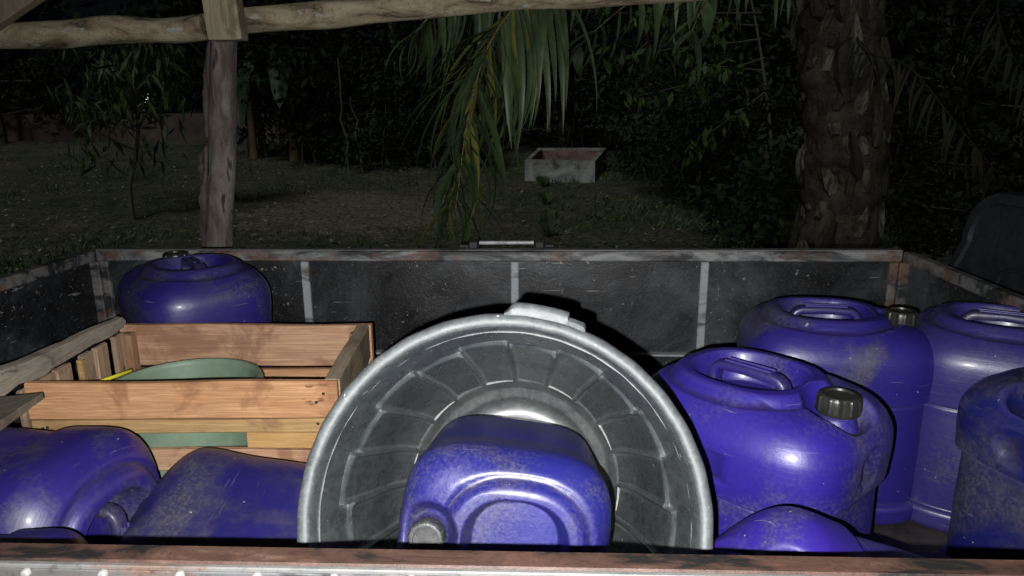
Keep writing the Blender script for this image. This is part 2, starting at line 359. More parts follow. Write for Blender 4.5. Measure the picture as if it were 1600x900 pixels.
# ------------------------------------------------------------------ ground
def grid_axis(a, b, fine0, fine1, nf, nc):
    return np.concatenate([np.linspace(a, fine0, nc, endpoint=False), np.linspace(fine0, fine1, nf, endpoint=False), np.linspace(fine1, b, nc)])
xs = grid_axis(-220, 220, -14, 14, 170, 16); ys = grid_axis(-60, 380, 4, 24, 150, 16)
P = np.zeros((len(xs), len(ys), 3))
for i, x in enumerate(xs):
    for j, y in enumerate(ys):
        b = 0.0
        if 2 < y < 40: b = 0.07*noise.noise(Vector((x*0.9, y*0.9, 0))) + 0.035*noise.noise(Vector((x*3, y*3, 4)))
        P[i, j] = (x, y, gz(x, y) + b*min(1, max(0, (y-3)/3)))
tag(MB().grid(P[:, ::-1]).build('ground', M['ground'], smooth=True), 'dark sloping yard of patchy grass and bare soil', kind='structure')

# ------------------------------------------------------------------ truck bed
RZ = 1.244; FZ = 0.77                       # rail top and floor heights
FL = at_z(148, 392, RZ); FR = at_z(1412, 393, RZ)
NLi, NRi = at_z(0, 846, RZ), at_z(1600, 873, RZ)
nd = (NRi-NLi).normalized()
lp = at_z(0, 437, RZ); rp = at_z(1600, 470, RZ)
def isect(p, d, q, e):
    D = d.x*e.y-d.y*e.x; t = ((q.x-p.x)*e.y-(q.y-p.y)*e.x)/D; return p + d*t
NL = isect(NLi, nd, FL, (lp-FL)); NR = isect(NLi, nd, FR, (rp-FR))
truck = empty('pickup_truck', (0, 1.4, 0), 'small flatbed truck with chipped black load bed full of purple jerrycans', 'truck')
def vec(a): return Vector(a)
def wall_frame(A, B):
    """unit along, outward normal given the bed centre"""
    d = (B-A).normalized(); n = Vector((d.y, -d.x, 0)); c = (FL+FR+NL+NR)/4
    if (c-A).dot(n) > 0: n = -n
    return d, n
Z = Vector((0, 0, 1))
def beam(A, B, wdt, hgt, zc, n, off, mat, name, ch=0.003, parent=truck, jit=0.0):
    d = (B-A).normalized(); L = (B-A).length; nseg = max(1, int(L/0.12))
    mb = MB(); c = 0.5*(A+B) + n*off; c = Vector((c.x, c.y, zc))
    mb.box(c, (L, wdt, hgt), (d, n, Z), jit=jit, ch=ch)
    return mb.build(name, mat, parent)
LEDGE = at_y(1000, 562, FR.y-0.03).z
for (A, B, tagn) in ((FL, FR, 'far'), (NL, FL, 'left'), (NR, FR, 'right'), (NL, NR, 'near')):
    d, n = wall_frame(A, B); L = (B-A).length
    far = tagn == 'far'; near = tagn == 'near'
    if not near:
        mat = M['rail'] if far else M['endrail']
        ext = n*0.0
        beam(A, B, 0.030, 0.032, RZ-0.016, n, 0.015, mat, 'top_rail')
        if far: beam(A+n*0.001, B+n*0.001, 0.026, 0.004, RZ+0.002, n, 0.015, M['edge'], 'rail_lip', ch=0.001)
        # panels between stakes
        if far:
            pxs = [148, 474, 804, 1103, 1412]
            S = []
            for p in pxs:
                q = at_y(p, 410, FL.y + (FR.y-FL.y)*(p-148)/1264); S.append((q-A).dot(d))
            S[0] = 0.0; S[-1] = L
        else:
            k = 3; S = [L*i/k for i in range(k+1)]
        for i in range(len(S)-1):
            a = A + d*(S[i]+0.006); b = A + d*(S[i+1]-0.006)
            hz = RZ-0.036; lo = LEDGE+0.004
            # slightly dented sheet
            nx, nz = 22, 12; G = np.zeros((nx, nz, 3)); G2 = np.zeros((nx, nz, 3))
            for u in range(nx):
                for v in range(nz):
                    q = a + (b-a)*(u/(nx-1)); zz = lo + (hz-lo)*v/(nz-1)
                    e = math.sin(math.pi*u/(nx-1))*math.sin(math.pi*v/(nz-1))
                    dn = 0.020 + 0.006*e*noise.noise(Vector((q.x*6+q.y*4, zz*8, i)))
                    G[u, v] = (q.x+n.x*dn, q.y+n.y*dn, zz); G2[u, v] = (q.x+n.x*0.034, q.y+n.y*0.034, zz)
            MB().grid(G).grid(G2[::-1]).build('wall_panel', M['paint'], truck, smooth=30)
        lz = LEDGE
        beam(A, B, 0.030, 0.007, lz-0.001, n, 0.012, M['stake'] if far else M['endrail'], 'ledge', ch=0.002)
        beam(A, B, 0.010, lz-0.008-FZ, (FZ+lz-0.008)/2, n, 0.022, M['paint'], 'lower_panel', ch=0.002)
        for i, s_ in enumerate(S):
            if i in (0, len(S)-1) and not far: continue
            s_ = min(max(s_, 0.018), L-0.018)
            q = A + d*s_
            c = Vector((q.x, q.y, 0)) + n*0.013 + Z*((RZ-0.033+LEDGE+0.003)/2)
            mt = M['stake'] if far and 0 < i < len(S)-1 else M['endrail']
            MB().box(c, (0.0245, 0.016, RZ-0.036-LEDGE-0.004), (d, n, Z), ch=0.003).build('stake', mt, truck)
    else:
        # near side: rust brown top, pale rolled edge, speckled outer face with bolts
        A2, B2 = A - d*0.4, B + d*0.4
        A2, B2 = A, B
        beam(A2, B2, 0.027, 0.020, RZ-0.010, n, 0.0135, M['rust'], 'top_rail', ch=0.002)
        beam(A2, B2, 0.006, 0.005, RZ-0.0035, n, 0.0305, M['edge'], 'rail_lip', ch=0.002)
        beam(A2, B2, 0.006, 0.12, RZ-0.0665, n, 0.0300, M['speck'], 'wall_panel', ch=0.001)
        beam(A2, B2, 0.006, RZ-0.15-FZ, (FZ+RZ-0.145)/2-0.002, n, 0.029, M['paint'], 'lower_panel', ch=0.001)
        bm_me = None
        for px in range(-195, 1900, 115):
            q = at_z(px+42, 889 + (px-42)*0.0165, RZ-0.026)
            s_ = (q-A).dot(d); c = A + d*s_ + n*0.0335; c = Vector((c.x, c.y, RZ-0.0098))
            if not 0.02 < s_ < L-0.02: continue
            if bm_me is None:
                mb = MB(); mb.lathe([(0.0001, 0.004), (0.0025, 0.004), (0.0038, 0.0034), (0.0045, 0.0016), (0.0045, -0.002)], 16)
                bm_me = mb.mesh('bolt', M['bolt'], True)
            o = link('bolt', bm_me, truck, c - wloc(truck))
            o.rotation_euler = n.to_track_quat('Z', 'Y').to_euler()
for p_, q_ in ((FL, 1), (FR, -1)):
    MB().box((p_.x - q_*0.012, p_.y + 0.014, (RZ-0.034+FZ)/2), (0.034, 0.034, RZ-0.034-FZ), ch=0.003).build('corner_post', M['endrail'], truck)
# floor, with pressed ribs
mb = MB(); mb.add([tuple(v.x for v in [p]) + (p.y, z) for z in (FZ, FZ-0.03) for p in (NL, NR, FR, FL)],
                  [(0, 1, 2, 3), (7, 6, 5, 4), (0, 4, 5, 1), (1, 5, 6, 2), (2, 6, 7, 3), (3, 7, 4, 0)]); mb.build('bed_floor', M['floor'], truck)
# chassis, wheels under the bed
cx = (FL.x+FR.x)/2
for sx in (-0.38, 0.38):
    pass
for yy in (1.0, 1.75):
    MB().box((cx+0.2, yy, FZ-0.10), (2.9, 0.07, 0.12), ch=0.005).build('chassis_beam', M['black'], truck)
whm = MB(); whm.lathe([(0.12, -0.075), (0.15, -0.08), (0.26, -0.085), (0.29, -0.06), (0.295, 0), (0.29, 0.06), (0.26, 0.085), (0.15, 0.08), (0.12, 0.075)], 40)
wm = whm.mesh('tyre', M['black'], 40)
rmm = MB(); rmm.lathe([(0.001, 0.03), (0.06, 0.035), (0.09, 0.01), (0.135, 0.02), (0.15, 0.075), (0.135, -0.07), (0.09, -0.02), (0.001, -0.02)], 32); rm_ = rmm.mesh('rim', M['darkmetal'], 40)
for wx in (cx-0.65, cx+1.75):
    for wy in (0.78, 1.98):
        we = empty('wheel', Vector((wx, wy, 0.295)) - wloc(truck)); we.parent = truck
        we.rotation_euler = (R(90) if wy < 1 else R(-90), 0, 0)
        link('tyre', wm, we); link('rim', rm_, we)
# latch rod on the far rail
hA, hB = at_z(748, 386, RZ+0.016), at_z(832, 386, RZ+0.016)
d, n = wall_frame(FL, FR)
latch = empty('latch', Vector((0, 0, 0)) - Vector((0, 0, 0))); latch.parent = truck; latch.location = (hA+hB)/2 - wloc(truck)
yl = FL.y + 0.045
MB().tube([(hA.x-0.004, yl, RZ+0.014), (hB.x+0.004, yl, RZ+0.014)], 0.006, 12).build('latch_rod', M['rod'], latch, smooth=40)
for hx in (hA.x-0.022, hB.x+0.022):
    MB().box((hx, yl+0.002, RZ+0.008), (0.034, 0.03, 0.028), ch=0.006, jit=0.0006).build('latch_bracket', M['black'], latch)
    MB().box((hx+(0.028 if hx > 0 else -0.028)*0.9, yl+0.004, RZ+0.004), (0.04, 0.02, 0.010), ch=0.003, jit=0.0006).build('latch_plate', M['black'], latch)

# cab back (only its rear panel shows beyond the end wall); rounded corner, flange, pressed ribs, window cutout
cabx = FR.x + 0.16
def cabp(px, py, x):
    d = ray(px, py); return CAM + d*((x-CAM.x)/d.x)
e = cabp(1466, 420, cabx); yc1 = e.y; ztop = cabp(1560, 299, cabx).z
yc0 = 0.40
cab = empty('cab', Vector((cabx, (yc0+yc1)/2, 0.5)) - wloc(truck)); cab.parent = truck
outline = []
rc = 0.16; lean = 0.09
def cab_outline(ins):
    o = []
    for k in range(13):
        a = R(90)*k/12; o.append((yc1-rc-lean + (rc-ins)*math.cos(a), ztop-rc + (rc-ins)*math.sin(a)))
    for k in range(13):
        a = R(90) + R(90)*k/12; o.append((yc0+rc+lean + (rc-ins)*math.cos(a), ztop-rc + (rc-ins)*math.sin(a)))
    o += [(yc0+ins, 1.12), (yc0+ins, 0.55), (yc1-ins, 0.55), (yc1-ins, 1.12)]; return o
mb = MB(); rings = []
for (ins, dx) in ((0, 0.9), (0, 0.012), (0.004, 0.0), (0.030, 0.0), (0.036, 0.010), (0.060, 0.014)):
    rings.append([(cabx+dx, y_, z_) for (y_, z_) in cab_outline(ins)])
no = len(rings[0]); V = [p for r_ in rings for p in r_]
Fc = [(i*no+k, i*no+(k+1) % no, (i+1)*no+(k+1) % no, (i+1)*no+k) for i in range(len(rings)-1) for k in range(no)]
Fc.append(tuple(range((len(rings)-1)*no, len(rings)*no)))
mb.add(V, Fc); mb.build('cab_back', M['darkmetal'], cab, smooth=35)
# raised pressings on the panel
for (y0, y1, z0, z1, r_) in ((yc1-0.50, yc1-0.26, 0.80, ztop-0.20, 0.05), (yc0+0.26, yc0+0.5, 0.80, ztop-0.20, 0.05)):
    pts = [(cabx+0.012, y0, z0), (cabx+0.012, y0, z1-r_), (cabx+0.012, y0+r_*0.3, z1-r_*0.3), (cabx+0.012, y0+r_, z1), (cabx+0.012, y1-r_, z1), (cabx+0.012, y1-r_*0.3, z1-r_*0.3), (cabx+0.012, y1, z1-r_), (cabx+0.012, y1, z0)]
    MB().tube(pts, 0.006, 8).build('pressed_rib', M['darkmetal'], cab, smooth=True)
for zz in (ztop-0.10,):
    MB().box((cabx+0.012, (yc0+yc1)/2, zz), (0.008, 0.7, 0.02), ch=0.003).build('pressed_rib', M['endrail'], cab)
boltc = MB(); boltc.lathe([(0.0001, 0.003), (0.005, 0.003), (0.006, 0), (0.006, -0.002)], 10); bcm = boltc.mesh('rivet', M['black'], True)
for k in range(5):
    q = link('rivet', bcm, cab, Vector((cabx-0.001, yc1-0.018-lean*0.25*(k/4), 1.02+k*0.07)) - wloc(cab)); q.rotation_euler = (0, R(-90), 0)

# ------------------------------------------------------------------ jerrycans
CA, CB, CH = 0.198, 0.165, 0.455
def sm(a, b, x):
    t = np.clip((x-a)/(b-a), 0, 1); return t*t*(3-2*t)
def can_mesh(panel=False, step=1.0):
    NT_ = 224; th = np.linspace(0, 2*np.pi, NT_, endpoint=False)
    ex = 2/3.7; ct, st = np.cos(th), np.sin(th)
    ux = np.sign(ct)*np.abs(ct)**ex; uy = np.sign(st)*np.abs(st)**ex
    rows = []      # (inset distance, z)
    for s_ in np.linspace(0.05, 0.86, 7): rows.append((None, s_, 0.008 + 0.0*s_))
    for k in range(6):
        a = math.pi/2*k/5; rows.append((0.020*(1-math.sin(a)), None, 0.020*(1-math.cos(a))))
    zz = np.concatenate([np.linspace(0.024, 0.045, 4), np.linspace(0.049, 0.060, 7), np.linspace(0.07, 0.25, 16), np.linspace(0.254, 0.372, 48)])
    for z in zz: rows.append((0.0, None, z))
    inset = 0.066; rs = 0.066
    for k in range(1, 17):
        a = math.pi/2*k/16
        rows.append((inset*(1-math.cos(a)**0.9), None, 0.372 + rs*math.sin(a)))
    for s_ in np.concatenate([np.linspace(0.985, 0.03, 66)]): rows.append((inset, s_, 0.438))
    V = []
    for (ins, s_, z) in rows:
        if ins is None: x = ux*(CA-0.02)*s_; y = uy*(CB-0.02)*s_; zc = np.full_like(x, z)
        else:
            x = ux*(CA-ins); y = uy*(CB-ins)
            if s_ is not None: x = x*s_; y = y*s_
            zc = np.full_like(x, z)
        V.append(np.stack([x, y, zc], 1))
    V = np.stack(V); x, y, z = V[..., 0].copy(), V[..., 1].copy(), V[..., 2].copy()
    side = (z > 0.02) & (z < 0.41)
    # waist step, arcing up under the cap end
    zw = (0.284 + 0.010*np.clip(ct, 0, 1)**2)[None, :]
    off = -0.012*step*(1-sm(-0.002, 0.003, z-zw)) * sm(0.046, 0.054, z)
    off += -0.004*step*np.exp(-((z-zw+0.002)/0.0035)**2)
    # gentle bulge of upper part and faces
    off += 0.005*np.exp(-((z-0.355)/0.05)**2)
    off += 0.004*np.sin(np.clip((z-0.06)/0.2, 0, 1)*np.pi)*(1-(np.abs(ux)*np.abs(uy))[None, :])
    rec = sm(-0.112, -0.108, x)*(1-sm(0.032, 0.036, x))*sm(0.312, 0.315, z)*(1-sm(0.362, 0.365, z))*(y < -CB*0.8)*(1.0 if panel else 0.0)
    off += -0.010*rec
    dim = np.sqrt(((y+0.005)/0.024)**2 + ((z-0.346)/0.036)**2)
    off += -0.012*(1-sm(0.75, 1.05, dim))*(x > CA*0.8) + 0.002*np.exp(-((dim-1.15)/0.12)**2)*(x > CA*0.8)
    off = np.where(z < 0.021, 0, off)*np.where(z > 0.385, np.clip((0.44-z)/0.055, 0, 1), 1)
    nx = ux[None, :]; ny = uy[None, :]; nl = np.sqrt((np.abs(ct)**(2-ex))**2 + (np.abs(st)**(2-ex))**2)
    nnx = np.sign(ct)*np.abs(ct)**(2-ex)/nl; nny = np.sign(st)*np.abs(st)**(2-ex)/nl
    x2 = x + off*nnx[None, :]; y2 = y + off*nny[None, :]
    # top features
    t = z > 0.385; cxr = -0.022
    rho = (np.abs((x-cxr)/0.122)**2.4 + np.abs(y/0.112)**2.4)**(1/2.4)
    h = 0.010*(1-sm(0.9, 1.45, rho))
    h += -0.009*np.exp(-((rho-1.13)/0.055)**2)
    h += 0.007*(1-sm(0.98, 1.10, rho))
    h += -0.056*(1-sm(0.66, 0.84, rho))
    # crown dips away around the handle bar ends and opens toward the cap
    capd = np.sqrt(((x-0.142)/0.056)**2 + (y/0.060)**2)
    cm = 1-sm(0.62, 1.15, capd); h = h*(1-cm) - 0.040*cm
    wfl = sm(0.40, 0.435, z)
    z2 = z + np.where(t, h*wfl, 0)
    V2 = np.stack([x2, y2, z2], 2)
    mb = MB(); n = len(rows)
    Fc = [(i*NT_+k, i*NT_+(k+1) % NT_, (i+1)*NT_+(k+1) % NT_, (i+1)*NT_+k) for i in range(n-1) for k in range(NT_)]
    Fc += [tuple(reversed(range(NT_))), tuple(range((n-1)*NT_, n*NT_))]
    mb.add(V2.reshape(-1, 3), Fc)
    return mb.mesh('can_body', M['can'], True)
CAN = can_mesh(); CANP = can_mesh(True); CANS = can_mesh(False, 0.0)
def handle_mesh():
    sec = []
    for k in range(16):
        a = 2*math.pi*k/16; c_, s_ = math.cos(a), math.sin(a)
        sec.append((math.copysign(abs(c_)**0.6, c_)*0.0145, math.copysign(abs(s_)**0.6, s_)*0.0095))
    pts = []; c0 = -0.022
    for k in range(7):
        a = math.pi + (-math.pi/2)*k/6; pts.append((c0-0.070+0.022+0.022*math.cos(a), 0, 0.428+0.022*math.sin(a)))
    pts = [(c0-0.072, 0, 0.375)] + pts
    mir = [(2*c0-p[0], p[1], p[2]) for p in reversed(pts)]
    mb = MB(); mb.tube(pts + [(c0, 0, 0.452)] + mir, 1.0, frame=(-1, 0, 0), sect=sec)
    # pressed groove lip along the bar top
    mb.tube([(c0-0.045, 0.008, 0.4615), (c0+0.045, 0.008, 0.4615)], 0.0022, 8)
    mb.tube([(c0-0.045, -0.008, 0.4615), (c0+0.045, -0.008, 0.4615)], 0.0022, 8)
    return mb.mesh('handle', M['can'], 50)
HAND = handle_mesh()
def cap_mesh():
    seg = 96
    def rf(r, z, th, i):
        g = max(0.0, math.cos(th*12))**10
        return r + (0.0022*g if 2 <= i <= 6 else 0)
    mb = MB(); mb.lathe([(0.027, 0.0), (0.0325, 0.0), (0.0335, 0.003), (0.0335, 0.008), (0.033, 0.018), (0.0325, 0.026), (0.0315, 0.029), (0.030, 0.0315), (0.026, 0.0325),
                         (0.0235, 0.0322), (0.0225, 0.0285), (0.012, 0.0275), (0.0002, 0.0275)], seg, rf)
    return mb.mesh('cap', M['cap'], 40)
CAPM = cap_mesh()
mb = MB(); mb.lathe([(0.034, -0.012), (0.031, -0.004), (0.0285, 0.004), (0.028, 0.008), (0.0295, 0.010), (0.0295, 0.013), (0.026, 0.014), (0.025, 0.022)], 40)
NECK = mb.mesh('neck', M['can'], 40)
CAPZ = 0.412
def make_can(loc, zaxis, xdir, color, dirt, label, scale=1.0, capmat=None, me=None):
    """loc = centre of the can's base"""
    zv = Vector(zaxis).normalized(); xv = Vector(xdir); xv = (xv - zv*xv.dot(zv)).normalized(); yv = zv.cross(xv)
    r = Matrix((xv, yv, zv)).transposed()
    root = empty('jerrycan', loc, label, 'jerrycan', 'purple jerrycans carried in the truck bed')
    root.rotation_euler = r.to_euler(); root.scale = (scale,)*3
    b = link('body', me or CAN, root); h = link('handle', HAND, root); nk = link('neck', NECK, root, (0.140, 0, CAPZ)); c = link('cap', CAPM, root, (0.140, 0, CAPZ+0.013))
    for o in (b, h, nk): o.color = (color[0], color[1], color[2], dirt)
    if capmat:
        me = CAPM.copy(); me.materials[0] = capmat; c.data = me; c['label'] = 'scuffed grey round cap'
    return root
PUR = (0.021, 0.012, 0.215); DEEP = (0.018, 0.010, 0.135); NAVY = (0.006, 0.009, 0.10)
def up_can(px, py, px2, py2, color, dirt, label, scale=1.0, base=FZ, rotdeg=None, me=None):
    """upright: px,py = ring centre on the top; px2,py2 = a point toward the cap"""
    zt = base + 0.462*scale; c = at_z(px, py, zt); q = at_z(px2, py2, zt)
    xd = Vector((q.x-c.x, q.y-c.y, 0)).normalized()
    if rotdeg is not None: xd = Vector((math.cos(R(rotdeg)), math.sin(R(rotdeg)), 0))
    loc = Vector((c.x, c.y, base)) + xd*0.022*scale
    return make_can(loc, (0, 0, 1), xd, color, dirt, label, scale, None, me)
CF = up_can(1172, 570, 1280, 601, PUR, 0.20, 'bright purple jerrycan right beside the bin, its black cap nearest the camera', 0.975, me=CANP)
CG = up_can(1290, 477, 1395, 480, (0.018, 0.012, 0.165), 0.40, 'upright purple jerrycan behind the bright one, black cap against the dark corner', 0.985, rotdeg=-8)
CHh = up_can(1570, 488, 1700, 560, (0.024, 0.018, 0.135), 0.24, 'greyish purple upright jerrycan by the right end wall, cut by the frame edge', 1.0, rotdeg=-28)
CI = up_can(1742, 584, 1540, 620, NAVY, 0.42, 'dirty navy jerrycan at the right frame edge, nearest the camera on that side', 0.95, rotdeg=200)
pal = at_z(308, 405, FZ+0.47); plank = MB().box((pal.x, pal.y-0.01, FZ+0.016), (0.5, 0.36, 0.030), ch=0.003).build('plank', M['grey'])
tag(plank, 'short weathered board lying flat under the jerrycan in the far left corner', 'board')
CAa = up_can(301, 405, 262, 398, DEEP, 0.30, 'upright dark purple jerrycan in the far left corner behind the wooden crate', 1.02, base=FZ+0.032, rotdeg=132)
# lying cans
def lie_can(face_centre, zaxis, xdir, color, dirt, label, scale=1.0, capmat=None, me=None):
    """face_centre = the middle of the can's top"""
    zv = Vector(zaxis).normalized(); loc = Vector(face_centre) - zv*0.455*scale
    return make_can(loc, zv, xdir, color, dirt, label, scale, capmat, me)
# bin frame
AX = R(24); bdir = Vector((0.012, math.cos(AX), -math.sin(AX))).normalized()
rimc = CAM + ray(784, 814)*0.915
BR, BL = 0.262, 0.56
dd = rimc + bdir*0.075
dc = CAM + ray(784, 860)*1.0
CD = lie_can(dc, (0.0, -math.cos(R(15)), math.sin(R(15))), Vector((-1, 0.0, 0.13)), (0.011, 0.012, 0.165), 0.10, 'deep blue jerrycan lying inside the round bin with its scuffed cap toward the camera', 0.735, M['greycap'], CANS)
for o_ in CD.children:
    if o_.name.startswith('handle'): o_.location.y += 0.045*(1 if (CD.rotation_euler.to_matrix() @ Vector((0, 1, 0))).z < 0 else -1)
# bottom left ones and bottom right one, lying on the bed floor
bx = at_y(238, 760, 1.0).x
CBb = lie_can((bx-0.05, 0.985, FZ+0.185), (1, -0.16, 0.0), (0, 0, -1), (0.020, 0.011, 0.15), 0.32, 'purple jerrycan lying on its side in the bottom left corner, its round top end showing', 0.93)
cxx = at_y(180, 800, 1.0).x
CC = lie_can((cxx, 1.07, FZ+0.152), (-1, 0.10, 0.10), (-0.1, -1, -0.42), (0.012, 0.010, 0.105), 0.50, 'dusty grey purple jerrycan lying on its side between crate and bin, only its side showing', 0.81, None, CANS)
ce = at_y(20, 900, 0.74)
CE = make_can((ce.x-0.20, 0.735, ce.z-0.085), (1, -0.02, 0), (0, 0, -1), (0.012, 0.008, 0.09), 0.30, 'dark jerrycan wedged low against the near side in the bottom left corner', 0.60)
cj = at_y(1112, 985, 0.745)
CJ = lie_can(cj, (-0.84, -0.26, 0.40), (0.36, -0.42, 0.85), (0.026, 0.012, 0.21), 0.25, 'purple jerrycan lying low at the bottom right, its rounded shoulder just above the near rail', 0.80)

# ------------------------------------------------------------------ round bin lying with its mouth to the camera
binr = empty('garbage_bin', rimc, 'round dark grey ribbed bin tipped on its side with a jerrycan in it', 'bin')
bq = (-bdir).to_track_quat('Z', 'Y'); binr.rotation_euler = bq.to_euler()
# local z points out of the mouth; z=0 is the rim plane
NP = 20; per = 28; seg = NP*per
def wallr(z, th, outer=False):
    t = -z/BL; r = 0.2408 - 0.032*t + 0.0022*math.exp(z/0.006)
    if outer: return r + 0.007
    k = int(th/(2*math.pi)*NP) % NP; u = th/(2*math.pi)*NP - int(th/(2*math.pi)*NP)
    zs = 0.112 if k % 2 else 0.148            # the panels start at two depths
    inn = min(1.0, max(0.0, (-z-zs)/0.008)); r -= 0.016*max(0.0, (t-0.62)/0.2)**2
    saw = (0.0030*(1-u) + (0.0012 if k % 2 else 0.0))*inn
    rib = 0.0048*math.exp(-((min(u, 1-u))/0.06)**2)*inn
    return r - 0.0018*inn - saw - rib
inner = []
zlist = [-0.0035, -0.006, -0.009, -0.013, -0.020, -0.034, -0.05, -0.08, -0.110, -0.112, -0.118, -0.124, -0.130, -0.148, -0.150, -0.156, -0.162, -0.18] + list(np.linspace(-0.20, -0.46, 14))
V = []
for z in zlist:
    for k in range(seg):
        th = (k+0.5)*2*math.pi/seg; r = wallr(z, th); V.append((r*math.cos(th), r*math.sin(th), z))
mb = MB(); n = len(zlist); mb.add(V, [(i*seg+k, (i+1)*seg+k, (i+1)*seg+(k+1) % seg, i*seg+(k+1) % seg) for i in range(n-1) for k in range(seg)])
mb.build('inner_wall', M['binin'], binr, smooth=25, world=False)
# bottom: stepped ledge and concentric rings
prof = [(0.2145, -0.452), (0.206, -0.4565), (0.194, -0.459), (0.190, -0.464), (0.183, -0.505), (0.178, -0.512), (0.166, -0.515), (0.160, -0.522), (0.155, -0.545), (0.147, -0.551), (0.122, -0.552),
        (0.113, -0.547), (0.106, -0.547), (0.100, -0.552), (0.06, -0.553), (0.0005, -0.553)]
def rf(r, z, th, i):
    if i in (1, 2): 
        u = (th/(2*math.pi)*NP) % 1; return r - (0.0025 if int(th/(2*math.pi)*NP) % 2 else 0) 
    return r
MB().lathe(prof, seg, rf).build('bin_bottom', M['binbot'], binr, smooth=50, world=False)
prof = [(0.246, -0.034), (0.243, -0.1), (0.230, -0.3), (0.212, -0.5), (0.210, -0.556), (0.205, -0.561), (0.001, -0.561)]
MB().lathe(prof, 96).build('outer_wall', M['binin'], binr, smooth=50, world=False)
# rim: rolled lip
def rimwob(r, z, th, i): return r*(1 + 0.004*math.sin(3*th+1) + 0.0015*math.sin(31*th))
prof = [(0.2415, -0.012), (0.2420, -0.005), (0.2430, -0.002), (0.2455, 0.0002), (0.252, 0.001), (0.2575, -0.003), (0.2608, -0.012), (0.2608, -0.030), (0.257, -0.034), (0.238, -0.034)]
MB().lathe(prof, 160, rimwob).build('rim', M['binrim'], binr, smooth=50, world=False)
# handle lug on top of the rim
upl = bq.inverted() @ Vector((0, 0, 1)); a0 = math.atan2(upl.y, upl.x)
rl = bq.inverted() @ Vector((1, 0, 0)); sgn = 1 if (upl.x*rl.y-upl.y*rl.x) > 0 else -1
def arc(a, r, z):
    t = a0 + sgn*R(a); return (r*math.cos(t), r*math.sin(t), z)
def lug(angs, r1, r2s, zf, zb, mat, name):
    G = []
    for a, r2 in zip(angs, r2s):
        G.append([arc(a, r1, zf), arc(a, (r1+r2)/2, zf+0.003), arc(a, r2-0.004, zf+0.001), arc(a, r2, zf-0.004), arc(a, r2, zb), arc(a, r1, zb)])
    n = len(G); V = [p for g in G for p in g]; k = 6
    Fc = [(i*k+j, i*k+(j+1) % k, (i+1)*k+(j+1) % k, (i+1)*k+j) for i in range(n-1) for j in range(k)] + [tuple(range(k)), tuple(range((n-1)*k, n*k))]
    bm = MB().add(V, Fc); o = bm.build(name, mat, binr, smooth=45, world=False)
    b = bmesh.new(); b.from_mesh(o.data); bmesh.ops.recalc_face_normals(b, faces=b.faces); b.to_mesh(o.data); b.free()
    return o
angs = np.linspace(0, 19, 21)
lug(angs, 0.256, [0.262 + 0.013*sm(0, 3.0, a)*(1-sm(0, 1.0, a-18)) for a in angs], -0.004, -0.030, M['binrim'], 'handle')
angs = np.linspace(17, 24, 12)
lug(angs, 0.256, [0.262 + 0.007*(1-sm(0, 1.0, a-23)) for a in angs], -0.006, -0.032, M['binrim'], 'handle_web')

# ------------------------------------------------------------------ wooden crate with a green tub
TZ = FZ + 0.385
cf0, cf1 = at_z(38, 600, TZ), at_z(526, 596, TZ)
cb0, cb1 = at_z(186, 508, TZ), at_z(579, 508, TZ)
crate = empty('wooden_crate', ((cf0+cb1)/2).xy.to_3d()+Vector((0, 0, FZ)), 'open slatted wooden crate holding a sage green tub left of the bin', 'crate')
def slat(A, B, ztop, h, th, mat, name='slat', off=0.0, label=None, inner=1):
    d = (B-A); d.z = 0; L = d.length; d.normalize(); n = Vector((-d.y, d.x, 0))*inner
    nseg = 14; sec = [(0, 0), (0, 1)]
    G = []; mb = MB()
    x0 = noise.noise(Vector((A.x*7, ztop*9, 1)))*10
    V = []; c = 0.0025
    for i in range(nseg+1):
        u = i/nseg; p = A + d*(L*u)
        dz = 0.004*noise.noise(Vector((x0+u*2.2, 0, 0))); dz2 = 0.004*noise.noise(Vector((x0+u*2.5, 5, 0))); dn = 0.003*noise.noise(Vector((x0+u*1.5, 0, 9)))
        for (a, z) in ((c, ztop+dz), (th-c, ztop+dz), (th, ztop-c+dz), (th, ztop-h+c+dz2), (th-c, ztop-h+dz2), (c, ztop-h+dz2), (0, ztop-h+c+dz2), (0, ztop-c+dz)):
            q = p + n*(a+off+dn); V.append((q.x, q.y, z))
    k = 8; Fc = [(i*k+j, i*k+(j+1) % k, (i+1)*k+(j+1) % k, (i+1)*k+j) for i in range(nseg) for j in range(k)] + [tuple(reversed(range(k))), tuple(range(nseg*k, nseg*k+k))]
    o = MB().add(V, Fc).build(name, mat, crate, smooth=30)
    b = bmesh.new(); b.from_mesh(o.data); bmesh.ops.recalc_face_normals(b, faces=b.faces); b.to_mesh(o.data); b.free()
    # object origin to the slat so grain differs
    if label: o['label'] = label
    return o
# front (nearest the camera): planks and gaps as in the photograph
def zf(py): return at_y(300, py, (cf0.y+cf1.y)/2).z
lev = [(598, 655, 'wood'), (657, 677, 'woody'), (704, 737, 'wood'), (752, 790, 'wood'), (808, 850, 'wood')]
for (a, b, mt) in lev: slat(cf0, cf1, zf(a), zf(a)-zf(b), 0.016, M[mt])
slat(cf0+(cf1-cf0)*0.985, cf0, zf(a)-0.3, 0.001, 0.001, M['wood']) if False else None
# short block behind the gap at the right end of the front
bx0 = at_y(386, 690, cf1.y); bx1 = at_y(524, 690, cf1.y)
MB().box((((bx0+bx1)/2).x, cf1.y+0.006, (zf(678)+zf(703))/2), (bx1.x-bx0.x, 0.016, zf(678)-zf(703)-0.001), ch=0.002).build('spacer_block', M['woody'], crate)
# back: one wide board over a second
slat(cb0, cb1, TZ, 0.105, 0.018, M['wood'])
slat(cb0, cb1, TZ-0.115, 0.09, 0.018, M['wood']); slat(cb0, cb1, TZ-0.23, 0.10, 0.018, M['wood'])
